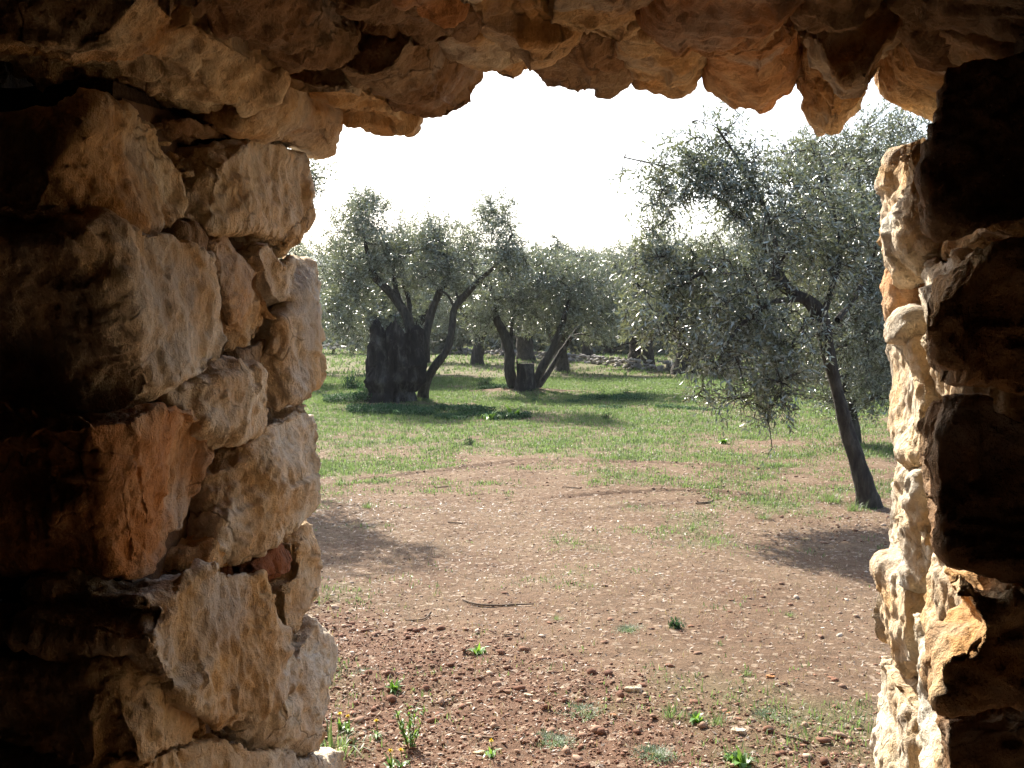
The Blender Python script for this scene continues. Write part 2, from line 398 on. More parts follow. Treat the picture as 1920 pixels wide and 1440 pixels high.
# dark stones of the inner face, right
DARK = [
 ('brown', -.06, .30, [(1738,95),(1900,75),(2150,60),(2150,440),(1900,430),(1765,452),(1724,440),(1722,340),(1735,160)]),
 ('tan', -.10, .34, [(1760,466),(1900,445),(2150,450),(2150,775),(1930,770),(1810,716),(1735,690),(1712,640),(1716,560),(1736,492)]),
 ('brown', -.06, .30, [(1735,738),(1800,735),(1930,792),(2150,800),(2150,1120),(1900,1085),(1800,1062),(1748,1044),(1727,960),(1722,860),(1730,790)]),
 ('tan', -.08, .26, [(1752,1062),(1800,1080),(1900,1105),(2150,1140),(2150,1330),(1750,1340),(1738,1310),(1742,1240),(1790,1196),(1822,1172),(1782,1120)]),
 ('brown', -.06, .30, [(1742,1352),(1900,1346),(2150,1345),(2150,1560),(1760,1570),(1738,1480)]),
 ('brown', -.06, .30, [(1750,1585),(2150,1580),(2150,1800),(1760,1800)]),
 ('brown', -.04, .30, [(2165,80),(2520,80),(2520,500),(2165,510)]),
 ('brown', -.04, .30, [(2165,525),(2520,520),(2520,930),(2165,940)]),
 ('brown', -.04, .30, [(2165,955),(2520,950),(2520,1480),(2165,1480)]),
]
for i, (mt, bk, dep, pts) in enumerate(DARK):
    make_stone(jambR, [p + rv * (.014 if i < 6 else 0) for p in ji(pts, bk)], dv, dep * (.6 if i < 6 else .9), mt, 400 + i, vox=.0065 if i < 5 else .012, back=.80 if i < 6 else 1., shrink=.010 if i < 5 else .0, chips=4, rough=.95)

# --- lintel
lintel = rubble_box('lintel', -1.45, .95, .06, TH - .12, 2.08, 2.17, hut, .04, seed=10)
def jp(pts, u):
    p0 = hutc(0, u, 0); return [on_plane(x, y, p0, dv) for x, y in pts]
def close(prof, u, ztop=2.24):
    L = jp(prof, u)
    a, b = L[0].copy(), L[-1].copy(); a.z = b.z = ztop
    return L + [b, a]
OUT = [   # lower outline of each stone, at its outer end; u of that end; length inward
 ('tan', .74, .42, [(380,235),(470,262),(560,288),(620,303),(650,285),(662,240)], 'long orange stone bearing on the left jamb'),
 ('tan', .76, .40, [(664,242),(700,264),(742,274),(775,250),(786,235)], None),
 ('brown', .74, .45, [(786,234),(812,240),(842,249),(880,228),(897,170),(906,150)], None),
 ('tan', .72, .40, [(906,152),(932,154),(980,167),(1012,152)], None),
 ('brown', .74, .42, [(1010,155),(1075,175),(1104,166),(1123,176),(1171,179),(1198,160)], None),
 ('tan', .76, .42, [(1197,162),(1219,173),(1260,182),(1300,188),(1331,166)], None),
 ('rust', .74, .46, [(1329,168),(1367,197),(1431,216),(1464,197),(1494,140)], 'broad orange stone'),
 ('tan', .72, .46, [(1501,140),(1503,196),(1524,246),(1552,253),(1597,244),(1640,163)], 'tongue shaped stone hanging lowest of the lintel'),
 ('tan', .72, .50, [(1638,166),(1670,188),(1730,210),(1800,235)], None),
]
for i, (mt, u, dep, prof, lab) in enumerate(OUT):
    make_stone(lintel, close(prof, u), -dv, dep, mt, 500 + i, label=lab, vox=.0065, rough=.9, strata=0, back=1.0, shrink=0)
INN = [
 ('brown', .30, .50, [(-260,200),(40,196),(112,188),(150,100)], None),
 ('tan', .30, .46, [(155,150),(200,200),(300,222),(400,236),(470,238),(540,185)], None),
 ('brown', .32, .46, [(545,175),(600,160),(650,130),(690,80)], None),
 ('rust', .20, .46, [(690,30),(760,62),(840,66),(900,40),(930,10)], 'rusty slab hanging at the top'),
 ('brown', .36, .34, [(700,110),(800,130),(880,110),(940,90)], None),
 ('tan', .36, .50, [(945,98),(1000,112),(1060,104),(1076,80)], None),
 ('tan', .36, .52, [(1078,84),(1120,120),(1150,122),(1200,110),(1268,80)], None),
 ('rust', .34, .50, [(1272,84),(1340,110),(1420,110),(1482,80)], None),
 ('brown', .34, .50, [(1486,84),(1540,110),(1600,106),(1640,80)], None),
 ('brown', .34, .50, [(1642,84),(1700,120),(1760,130),(1860,120)], None),
]
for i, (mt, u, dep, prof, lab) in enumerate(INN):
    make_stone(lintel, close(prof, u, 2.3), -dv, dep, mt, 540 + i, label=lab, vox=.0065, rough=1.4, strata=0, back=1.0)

# ------------------------------------------------------------------ ground
def dist_poly(x, y, pts):
    d = np.full(len(x), 1e9)
    for (ax, ay), (bx, by) in zip(pts[:-1], pts[1:]):
        vx, vy = bx - ax, by - ay; t = np.clip(((x - ax) * vx + (y - ay) * vy) / (vx * vx + vy * vy), 0, 1)
        d = np.minimum(d, np.hypot(x - ax - t * vx, y - ay - t * vy))
    return d
def gp(L): return [tuple(G(a, b))[:2] for a, b in L]
RUTS = [gp([(989,936),(1080,925),(1160,919),(1240,917),(1330,921),(1420,926),(1540,938)]),
        gp([(1060,952),(1150,947),(1240,938),(1320,931)]),
        gp([(620,905),(740,893),(880,878),(990,866),(1110,868),(1240,872),(1400,884),(1500,886)]),
        gp([(880,893),(1000,888),(1100,882)])]
def green(x, y):
    """how much grass grows at a spot: 0 bare soil ... 1 thick"""
    a = n2(x, y, .55, 4, 2); b = n2(x, y, 2.2, 3, 5)
    base = np.interp(y, [0, 4.2, 5.0, 6.2, 8.0, 9.5, 11, 13, 20, 30, 60, 120], [.36, .32, .16, .08, .18, .34, .52, .68, .84, .9, .95, .95])
    left = np.exp(-((x - 1.9) ** 2 / .9 + (y - 8.2) ** 2 / .8)) * .38
    fa = np.interp(y, [9, 16], [1, .6]); v = base + left + .85 * a * fa + .65 * b * fa
    for r in RUTS: v = v - .5 * np.exp(-(dist_poly(x, y, r) / .10) ** 2)
    v = v - .9 * np.exp(-(((x - .35) / 1.5) ** 2 + ((y - 23.6) / .7) ** 2)) - .6 * np.exp(-(((x - 2.9) / 1.1) ** 2 + ((y - 8.0) / .7) ** 2))
    v = v - .6 * np.exp(-(((x - 3.4) / 1.6) ** 2 + ((y - 13) / .9) ** 2))
    return np.clip(v, 0, 1)
def clod(x, y):
    """how stony and crumbled the soil is"""
    yb = 4.85 - .6 * x - .25 * np.maximum(x, 0)
    v = np.clip((yb - y) / .7 + .55, .0, 1) + .45 * n2(x, y, 1.6, 4, 8) * np.clip((yb - y) + 1.6, 0, 1)
    return np.clip(v, 0, 1)
def height(x, y):
    h = .05 * n2(x, y, .35, 3, 1) + .012 * n2(x, y, 2.5, 3, 4) + .006 * n2(x, y, 11, 2, 6)
    c = clod(x, y); h = h + .016 * c * np.maximum(n2(x, y, 24, 2, 9), -.3)
    for r in RUTS:
        d = dist_poly(x, y, r); e = np.hypot(x - r[0][0], y - r[0][1]); e2 = np.hypot(x - r[-1][0], y - r[-1][1]); k_ = 1.3 * np.clip(.85 + 1.0 * n2(x, y, 1.1, 2, 14), .25, 1) * np.clip(np.minimum(e, e2) / .8, 0, 1)
        h = h + k_ * (-.022 * np.exp(-(d / .05) ** 2) + .013 * np.exp(-((d - .10) / .05) ** 2))
    h = h + .12 * np.exp(-(((x - .3) / 1.1) ** 2 + ((y - 23.4) / .8) ** 2)) + .12 * np.exp(-(((x + 2.2) / 1.0) ** 2 + ((y - 20.4) / .9) ** 2))
    far = np.clip((y - 60) / 200, 0, 1); h = h + .0 * far
    return h * np.clip(y - 1.2, 0, 1)
def axis(a, b, fine0, fine1, st, grow=1.12):
    L = list(np.arange(fine0, fine1, st)); s = st; x = L[-1]
    while x < b: s *= grow; x += s; L.append(x)
    s = st; x = L[0]; Q = []
    while x > a: s *= grow; x -= s; Q.append(x)
    return np.array(Q[::-1] + L)
gx = axis(-1500, 1500, -1.6, 3.0, .022, 1.07); gy = axis(-60, 3000, 3.0, 8.4, .022, 1.02)
X, Y = np.meshgrid(gx, gy, indexing='ij'); x = X.ravel(); y = Y.ravel()
V = np.stack([x, y, height(x, y)], 1); nx, ny = X.shape
ii, jj = np.meshgrid(np.arange(nx - 1), np.arange(ny - 1), indexing='ij'); k = (ii * ny + jj).ravel()
me = np_mesh('ground', V, np.stack([k, k + ny, k + ny + 1, k + 1], 1), 4)
set_attr(me, 'green', green(x, y)); set_attr(me, 'clod', clod(x, y))
rt = np.zeros(len(x))
for r in RUTS: rt = np.maximum(rt, np.exp(-(dist_poly(x, y, r) / .06) ** 2) * np.clip(np.minimum(np.hypot(x - r[0][0], y - r[0][1]), np.hypot(x - r[-1][0], y - r[-1][1])) / .8, 0, 1))
set_attr(me, 'rut', rt * np.clip(.85 + .8 * n2(x, y, 3, 2, 12), .2, 1))
m = M('soil')
tc = m.n('TexCoord').outputs['Object']
ag = m.n('Attribute', attribute_name='green').outputs['Fac']; ac = m.n('Attribute', attribute_name='clod').outputs['Fac']; ar = m.n('Attribute', attribute_name='rut').outputs['Fac']
na = m.noise(tc, 1.3, 8, .6); nb = m.noise(tc, 14, 8, .7); nf = m.noise(tc, 90, 4, .7)
vo = m.n('TexVoronoi', {'Vector': tc, 'Scale': 42.})
c = m.mix(m.ramp(na, [(.35, 0.), (.65, 1.)]), (.136, .083, .050), (.178, .120, .074))
c = m.mix(m.math('MULTIPLY', ac, .75), c, (.165, .092, .058))
c = m.mix(m.math('MULTIPLY', ar, .9), c, (.085, .048, .03))
c = m.mix(.7, c, m.ramp(nb, [(.3, .6), (.65, 1.2)]), 'MULTIPLY')
c = m.mix(.6, c, m.ramp(nf, [(.3, .6), (.65, 1.2)]), 'MULTIPLY')
c = m.mix(m.math('MULTIPLY', m.ramp(m.math('ADD', ag, m.math('MULTIPLY', nb, .3)), [(.45, 0.), (1.05, 1.)]), .7), c, (.095, .11, .045))
c = m.mix(m.ramp(vo.outputs['Color'], [(.80, 0.), (.86, .6)]), c, (.38, .30, .22))
m.set('Base Color', c); m.set('Roughness', .95); m.set('Specular IOR Level', .15)
b = m.bump(nb, .8, .03); b = m.bump(nf, .8, .008, b); m.set('Normal', b)
tag(link('ground', me, m.m), 'reddish brown soil with thin grass and faint wheel tracks', kind='structure')

def hz(x, y): return height(np.atleast_1d(np.asarray(x, float)), np.atleast_1d(np.asarray(y, float)))

# ------------------------------------------------------------------ scatter: grass, gravel, litter
def wedge(n, y0, y1, r, margin=.6, pw=1.0, lpx=430, rpx=1800):
    """points on the ground in the part seen through the doorway (plus a margin)"""
    y = (y0 ** pw + (y1 ** pw - y0 ** pw) * r.random(n)) ** (1 / pw)
    a = (lpx - 960) / F * y - margin - .05 * y; b = (rpx - 960) / F * y + margin + .05 * y
    return a + (b - a) * r.random(n), y
def blades(px, py, pz, L, W, lean, r, yaw=None):
    """narrow two-piece blades, 5 vertices each"""
    n = len(px); yaw = r.uniform(0, 2 * math.pi, n) if yaw is None else yaw
    la = r.uniform(.1, 1, n) * lean; dx, dy = np.cos(yaw), np.sin(yaw); sx, sy = -dy, dx
    B = np.stack([px, py, pz], 1); s = np.stack([sx, sy, 0 * sx], 1) * W[:, None]
    d1 = np.stack([dx * np.sin(la * .5), dy * np.sin(la * .5), np.cos(la * .5)], 1) * (L * .55)[:, None]
    d2 = np.stack([dx * np.sin(la * 1.5), dy * np.sin(la * 1.5), np.cos(la * 1.5)], 1) * (L * .45)[:, None]
    V = np.stack([B - s, B + s, B + d1 - s * .8, B + d1 + s * .8, B + d1 + d2], 1).reshape(-1, 3)
    k = np.arange(n)[:, None] * 5
    T = np.concatenate([k + np.array([[0, 1, 3]]), k + np.array([[0, 3, 2]]), k + np.array([[2, 3, 4]])], 0)
    return V, T, np.repeat(r.random(n), 5)
def emit(name, parts, mat, label=None, kind=None, parent=None, loc=None, cat=None, group=None):
    VV = []; TT = []; AA = []; o = 0
    for V, T, A in parts: VV.append(V); TT.append(T + o); AA.append(A); o += len(V)
    V = np.concatenate(VV)
    if loc is not None: V = V - np.array(tuple(loc))
    me = np_mesh(name, V, np.concatenate(TT), 3); set_attr(me, 'tint', np.concatenate(AA))
    return tag(link(name, me, MAT[mat], parent, loc=loc, smooth=False), label, cat, group, kind)

def grass_layer(n, y0, y1, tuft, L0, L1, W0, r, thr=.12, pw=1.6, power=1.0, spread=.035):
    x, y = wedge(n, y0, y1, r, pw=pw)
    g = green(x, y) ** power; fine = .5 + .9 * n2(x, y, 6, 2, 21); keep = r.random(n) < np.clip((g - thr) * 1.35, 0, 1) * np.clip(fine, .1, 1.3)
    x, y = x[keep], y[keep]; g = g[keep]
    x = np.repeat(x, tuft) + r.normal(0, spread, len(x) * tuft); y = np.repeat(y, tuft) + r.normal(0, spread, len(y) * tuft); g = np.repeat(g, tuft)
    L = r.uniform(L0, L1, len(x)) * (.6 + .7 * g); W = W0 * r.uniform(.6, 1.3, len(x)) * (1 + y * .035)
    return blades(x, y, height(x, y) - .004, L, W, 1.1, r)
r1 = np.random.default_rng(11)
emit('grass', [grass_layer(42000, 3.2, 12, 5, .015, .05, .0022, r1), grass_layer(135000, 9, 30, 5, .025, .07, .003, r1), grass_layer(24000, 28, 75, 5, .05, .12, .006, r1)],
     'grass', 'short patchy green grass growing over the grove floor', 'stuff')
def grass_dry(n, y0, y1):
    x, y = wedge(n, y0, y1, r1, pw=1.3); return blades(x, y, height(x, y) - .002, r1.uniform(.015, .05, n), np.full(n, .0014), 2.2, r1)
emit('dry_grass', [grass_dry(9000, 3.2, 9), grass_dry(9000, 9, 26)], 'drygrass', 'straw coloured dry grass stalks scattered on the soil', 'stuff')

ico = bmesh.new(); bmesh.ops.create_icosphere(ico, subdivisions=1, radius=1); ico.verts.ensure_lookup_table()
IV = np.array([v.co[:] for v in ico.verts]); IT = np.array([[v.index for v in f.verts] for f in ico.faces]); ico.free()
def lumps(x, y, z, s, flat, r):
    n = len(x); yaw = r.uniform(0, 6.28, n); c, s_ = np.cos(yaw), np.sin(yaw)
    A = IV[None] * r.uniform(.6, 1.25, (n, len(IV), 1))
    A = A * np.stack([s * r.uniform(.8, 1.6, n), s * r.uniform(.6, 1, n), s * flat * r.uniform(.6, 1.2, n)], 1)[:, None, :]
    B = np.empty_like(A); B[..., 0] = A[..., 0] * c[:, None] - A[..., 1] * s_[:, None]; B[..., 1] = A[..., 0] * s_[:, None] + A[..., 1] * c[:, None]; B[..., 2] = A[..., 2]
    V = (B + np.stack([x, y, z], 1)[:, None, :]).reshape(-1, 3)
    T = (IT[None] + (np.arange(n) * len(IV))[:, None, None]).reshape(-1, 3)
    return V, T, np.repeat(r.random(n), len(IV))
def attr_mat(name, stops, rough=.9):
    m = M(name); at = m.n('Attribute', attribute_name='tint').outputs['Fac']; tc = m.n('TexCoord').outputs['Object']
    c = m.ramp(at, stops); c = m.mix(.5, c, m.ramp(m.noise(tc, 120, 4), [(.3, .6), (.65, 1.2)]), 'MULTIPLY')
    m.set('Base Color', c); m.set('Roughness', rough); m.set('Specular IOR Level', .2); MAT[name] = m.m
attr_mat('gravel', [(0., (.22, .105, .062)), (.6, (.22, .135, .09)), (.85, (.34, .24, .17)), (1., (.62, .53, .43))])
attr_mat('clods', [(0., (.11, .05, .03)), (.55, (.20, .10, .062)), (.85, (.34, .22, .15)), (1., (.50, .38, .28))])
def scatter_lumps(n, y0, y1, s0, s1, f, pw=1.2, dens=None):
    x, y = wedge(n, y0, y1, r1, pw=pw)
    if dens is not None: k = r1.random(n) < dens(x, y); x, y = x[k], y[k]
    s = s0 + (s1 - s0) * r1.random(len(x)) ** 3.5
    return lumps(x, y, height(x, y) + s * f * .25, s, f, r1)
emit('gravel', [scatter_lumps(22000, 3.2, 10, .0015, .010, .5), scatter_lumps(500, 3.2, 6, .008, .024, .45), scatter_lumps(9000, 9, 22, .006, .02, .5)], 'gravel', 'small pale and rusty pebbles strewn over the soil', 'stuff')
emit('soil_clods', [scatter_lumps(76000, 3.2, 6.0, .002, .009, .7, 1.0, lambda x, y: clod(x, y) ** 1.5), scatter_lumps(5000, 3.2, 6.0, .004, .026, .65, 1.0, lambda x, y: (clod(x, y) > .5) * np.clip(.5 + 1.2 * n2(x, y, 3, 2, 33), 0, 1)),
                    scatter_lumps(3500, 6.8, 9.5, .005, .02, .7, 1.0, lambda x, y: np.exp(-((x - 2.6) ** 2 / .5 + (y - 8) ** 2 / .5)))], 'clods', 'crumbled red brown soil clods in the foreground', 'stuff')
def flakes(n, y0, y1, pw=1.2):
    x, y = wedge(n, y0, y1, r1, pw=pw); z = height(x, y) + .004
    yaw = r1.uniform(0, 6.28, n); L = (.004 + .017 * r1.random(n) ** 2) * np.clip(y / 7, .75, 1.3); W = L * r1.uniform(.14, .3, n); t = r1.normal(0, .25, n)
    d = np.stack([np.cos(yaw), np.sin(yaw), t], 1); s = np.stack([-np.sin(yaw), np.cos(yaw), r1.normal(0, .3, n)], 1); B = np.stack([x, y, z], 1)
    V = np.stack([B - d * L[:, None], B + s * W[:, None], B + d * L[:, None], B - s * W[:, None]], 1).reshape(-1, 3)
    k = np.arange(n)[:, None] * 4
    return V, np.concatenate([k + np.array([[0, 1, 2]]), k + np.array([[0, 2, 3]])]), np.repeat(r1.random(n), 4)
emit('leaf_litter', [flakes(24000, 3.2, 9), flakes(16000, 9, 24)], 'litter', 'dead olive leaves and chaff littering the soil', 'stuff')

# ------------------------------------------------------------------ trees
def tube_arrays(paths, sides=6, wob=0.0, k=0):
    VV = []; QQ = []; o = 0
    for pts, rad in paths:
        p = np.asarray(pts, float); n = len(p)
        t = np.gradient(p, axis=0); t /= np.maximum(np.linalg.norm(t, axis=1), 1e-6)[:, None]
        a = np.cross(t, [0.13, .31, .94]); bad = np.linalg.norm(a, axis=1) < .05; a[bad] = np.cross(t[bad], [1, 0, 0]); a /= np.linalg.norm(a, axis=1)[:, None]
        b = np.cross(t, a); th = np.linspace(0, 2 * math.pi, sides, endpoint=False)
        ring = a[:, None] * np.cos(th)[None, :, None] + b[:, None] * np.sin(th)[None, :, None]
        R = np.asarray(rad, float)[:, None] * np.ones(sides)
        V = p[:, None] + ring * R[..., None]
        V = V.reshape(-1, 3)
        if wob: V += ring.reshape(-1, 3) * (wob * R.ravel() * (ridged(V * np.array([9, 9, 3.]), 3, k) + .6 * fbm(V * 4, 2, k + 3)))[:, None]
        i, j = np.meshgrid(np.arange(n - 1), np.arange(sides), indexing='ij'); i = i.ravel(); j = j.ravel(); j2 = (j + 1) % sides
        QQ.append(np.stack([i * sides + j, i * sides + j2, (i + 1) * sides + j2, (i + 1) * sides + j], 1) + o)
        VV.append(V); o += len(V)
    return np.concatenate(VV), np.concatenate(QQ)
def smooth_path(ctrl, n=8):
    """ctrl: list of (point, radius) -> finely sampled catmull-rom"""
    p = np.array([tuple(c[0]) + (c[1],) for c in ctrl], float)
    p = np.vstack([2 * p[0] - p[1], p, 2 * p[-1] - p[-2]]); out = []
    for i in range(1, len(p) - 2):
        for t in np.linspace(0, 1, n, endpoint=False):
            a, b, c, d = p[i - 1], p[i], p[i + 1], p[i + 2]
            out.append(.5 * (2 * b + (c - a) * t + (2 * a - 5 * b + 4 * c - d) * t * t + (3 * b - 3 * c + d - a) * t ** 3))
    out.append(p[-2]); out = np.array(out); out[:, 3] = np.maximum(out[:, 3], .004)
    return out[:, :3], out[:, 3]
def sample_blobs(blobs, n, r, clump=0.0, cs=1.6, k=0, shell=.45):
    """points in ellipsoids ((cx,cy,cz),(rx,ry,rz),weight)"""
    W = np.array([b[1][0] * b[1][1] * b[1][2] * (b[2] if len(b) > 2 else 1) for b in blobs]); out = []
    tot = 0
    while tot < n:
        m_ = n * 3; ch = r.choice(len(blobs), m_, p=W / W.sum())
        Cn = np.array([tuple(b[0]) for b in blobs])[ch]; Rd = np.array([b[1] for b in blobs])[ch]
        d = r.normal(size=(m_, 3)); d /= np.linalg.norm(d, axis=1)[:, None]; q = Cn + d * Rd * (r.random(m_) ** shell)[:, None]
        if clump: q = q[(fbm(q * cs, 2, 40 + k) + r.normal(0, .12, m_)) > clump]
        out.append(q); tot += len(q)
    return np.concatenate(out)[:n]
def build_tree(root, limbs, blobs, seed, n1=40, n2_=300, n3=2500, leaf=.055, per=14, lw=.13, span=.32, mat='olive', bark='bark', clump=-.05, cs=1.6, trunk_extra=None, droop=.1, sides=12, r1_=.035, wob=.22):
    r = np.random.default_rng(seed); org = np.array(tuple(root.location))
    paths = [smooth_path([(Vector(c[0]) , c[1]) for c in l]) for l in limbs]
    V, Q = tube_arrays(paths, sides, wob, seed)
    if trunk_extra is not None:
        V2, Q2 = trunk_extra; Q = np.concatenate([Q, Q2 + len(V)]); V = np.concatenate([V, V2])
    Vt0, Qt0 = V, Q
    N = []; NR = []
    for (p, rad), l in zip(paths, limbs):
        s = max(0, int(len(p) * .35)); N += list(p[s:]); NR += list(rad[s:])
    N = list(N); NR = list(NR)
    br = []
    cen = np.mean([tuple(b[0]) for b in blobs], 0)
    for lev, (n, rr) in enumerate(((n1, r1_), (n2_, r1_ * .42))):
        T = sample_blobs(blobs, n, r, clump - .1 if lev == 0 else clump, cs, seed)
        A = np.array(N); d = np.min(np.linalg.norm(T[:, None] - A[None, ::3], axis=2), axis=1) if lev == 0 else KD_dist(T, A)
        for q in T[np.argsort(d)]:
            A = np.array(N) if len(N) < 400 else np.asarray(N)
            dd = np.linalg.norm(A - q, axis=1) + .35 * np.maximum(A[:, 2] - q[2], 0); j = int(np.argmin(dd)); a = A[j]
            L = np.linalg.norm(q - a)
            if L < .08: continue
            mm = (a + q) / 2 + r.normal(0, .10, 3) * L + np.array([0, 0, .10 * L]); r0 = min(NR[j] * .75, rr * (.5 + .7 * L))
            pts, rad = smooth_path([(a, r0), (mm, r0 * .7), (q, max(r0 * .3, .0025))], 4)
            br.append((pts, rad)); N += list(pts[1:]); NR += list(rad[1:])
    A = np.array(N); kd = KDTree(len(A))
    for i, a in enumerate(A): kd.insert(a, i)
    kd.balance()
    T = sample_blobs(blobs, n3, r, clump, cs, seed, .5); tw = []; LV = []; LT = []
    B0 = np.empty((n3, 3)); 
    for i, q in enumerate(T): B0[i] = A[kd.find(q)[1]]
    D = T - B0; L = np.linalg.norm(D, axis=1); sel = L > .04; T, B0, D, L = T[sel], B0[sel], D[sel], L[sel]; U = D / L[:, None]
    far = L > .9; 
    for a, q, l in zip(B0, T, L):
        mm = (a + q) / 2 + np.array([0, 0, .06 * l]) + r.normal(0, .05, 3) * l
        tw.append(([a, mm, q], [.006 if l > .3 else .004, .0035, .0018]))
    Vb, Qb = tube_arrays(br, 5, .1); link('trunk', np_mesh('trunk', np.concatenate([Vt0, Vb]) - org, np.concatenate([Qt0, Qb + len(Vt0)]), 4), MAT[bark], root)
    Vt, Qt = tube_arrays(tw, 3); link('twigs', np_mesh('twigs', Vt - org, Qt, 4), MAT[bark], root)
    # leaves in opposite pairs along the end of every twig
    n = len(T); out = U * 1.0 + (T - cen) * .25 / np.maximum(np.linalg.norm(T - cen, axis=1), .1)[:, None] + r.normal(0, .25, (n, 3)); out[:, 2] += r.uniform(-droop * 3, .5, n)
    out /= np.linalg.norm(out, axis=1)[:, None]
    t = np.tile(np.repeat(np.arange(per // 2), 2), (n, 1)) / (per / 2) ; sg = np.tile(np.array([1., -1.]), (n, per // 2))
    base = T[:, None] + out[:, None] * (t * span - span * .45)[..., None]
    side = np.cross(out, r.normal(size=(n, 3))); side /= np.linalg.norm(side, axis=1)[:, None]; side2 = np.cross(out, side)
    tw_ = (np.arange(per) // 2 % 2)[None, :, None]; sd = np.where(tw_ == 0, side[:, None], side2[:, None])
    ld = out[:, None] * r.uniform(.5, 1.1, (n, per, 1)) + sd * sg[..., None] * r.uniform(.5, 1., (n, per, 1)) + r.normal(0, .22, (n, per, 3))
    ld /= np.linalg.norm(ld, axis=2)[..., None]
    ll = leaf * r.uniform(.65, 1.25, (n, per, 1)); wd = np.cross(ld, r.normal(size=(n, per, 3))); wd /= np.linalg.norm(wd, axis=2)[..., None]
    nn = np.cross(ld, wd)
    V = np.stack([base, base + ld * ll * .5 + wd * ll * lw + nn * ll * .05, base + ld * ll, base + ld * ll * .5 - wd * ll * lw + nn * ll * .05], 2).reshape(-1, 3)
    k = np.arange(n * per)[:, None] * 4
    tint = np.repeat(np.clip(r.random(n * per) * .6 + np.repeat(r.random(n), per) * .4, 0, 1), 4)
    me = np_mesh('crown', V - org, np.concatenate([k + np.array([[0, 1, 2]]), k + np.array([[0, 2, 3]])]), 3); set_attr(me, 'tint', tint)
    link('crown', me, MAT[mat], root, smooth=False)
def KD_dist(T, A):
    kd = KDTree(len(A))
    for i, a in enumerate(A): kd.insert(a, i)
    kd.balance(); return np.array([kd.find(q)[2] for q in T])
def B(px, py, Y, rx, ry, rz, wt=1.0):       # a blob of crown seen round pixel (px, py) at depth Y; radii in metres
    return (tuple(P(px, py, Y)), (rx, ry, rz), wt)

TREES = 'olive trees of the grove'
# --- old olive with the huge hollow stump
Y1 = 20.4; s1 = Y1 / F
t1 = empty('olive_tree', G(748, 757), 'old olive with a huge black hollow stump and curved young limbs, left of centre', 'tree', TREES)
def gnarl(cx, cy, seed, prof, top, sx=1.0, sy=.8, hollow=.16, n=96, mz=60, rough=1.0):
    th = np.linspace(0, 2 * math.pi, n, endpoint=False); V = []
    lean_ = 1 if top > 1 else 0
    tz = top - lean_ * .22 * (.5 + .5 * np.cos(th - .3)) + .28 * vnoise(np.stack([np.cos(th) * 2.2, np.sin(th) * 2.2, th * 0 + seed], 1)) * top * .35 + .09 * vnoise(np.stack([np.cos(th) * 9, np.sin(th) * 9, th * 0 + seed], 1)) + .05 * lean_ * vnoise(np.stack([np.cos(th) * 22, np.sin(th) * 22, th * 0 + seed], 1))
    for i in range(mz + 1):
        t = i / mz; z = tz * t; rad = np.interp(z, prof[0], prof[1])
        q = np.stack([np.cos(th) * 2.0, np.sin(th) * 2.0, z * .75 + seed], 1)
        rr = rad * (1 + rough * (.20 * ridged(q * np.array([1.6, 1.6, .8]), 2, 3) + .20 * fbm(q * np.array([1, 1, 1.6]), 2, 7) + .07 * ridged(q * np.array([2.6, 2.6, 3.2]), 3, 9) - .20 * facet(q * np.array([1.5, 1.5, 1.7]) + 3, 6, .9) - .26 * facet(q * np.array([3.3, 3.3, 2.8]), 8, 1.4) + .06 * fbm(q * 14, 2, 21) + .07 * ridged(q * np.array([8, 8, 4.]), 2, 5) + .07 * fbm(q * 8, 3, 2) - .55 * np.clip(fbm(q * np.array([1.5, 1.5, 1.9]) + 40, 2, 12) - .16, 0, .5)))
        V.append(np.stack([cx + sx * rr * np.cos(th), cy + sy * rr * np.sin(th), z - .05], 1))
    last = V[-1]
    for i in range(1, 14):                       # the hollow inside
        t = i / 13; c = np.array([cx, cy, 0]); q = last.copy(); q[:, :2] = c[:2] + (q[:, :2] - c[:2]) * (1 - hollow - .5 * t * t); q[:, 2] = tz * (1 - .75 * t) - .05; V.append(q)
    V = np.concatenate(V); m_ = mz + 14
    i, j = np.meshgrid(np.arange(m_ - 1), np.arange(n), indexing='ij'); i = i.ravel(); j = j.ravel(); j2 = (j + 1) % n
    return V, np.stack([i * n + j, i * n + j2, (i + 1) * n + j2, (i + 1) * n + j], 1)
g0 = G(742, 757)
gV, gQ = gnarl(g0.x, g0.y, 3, ([0, .10, .28, .48, .8, 1.1, 1.4, 1.8], [.41, .31, .26, .36, .36, .34, .31, .25]), 1.62, 1.0, .85, n=150, mz=90, rough=1.25)
o = link('dead_stump', np_mesh('dead_stump', gV - np.array(tuple(t1.location)), gQ, 4), MAT['dead'], t1)
def L(*a): return [(P(x, y, d), r) for x, y, d, r in a]
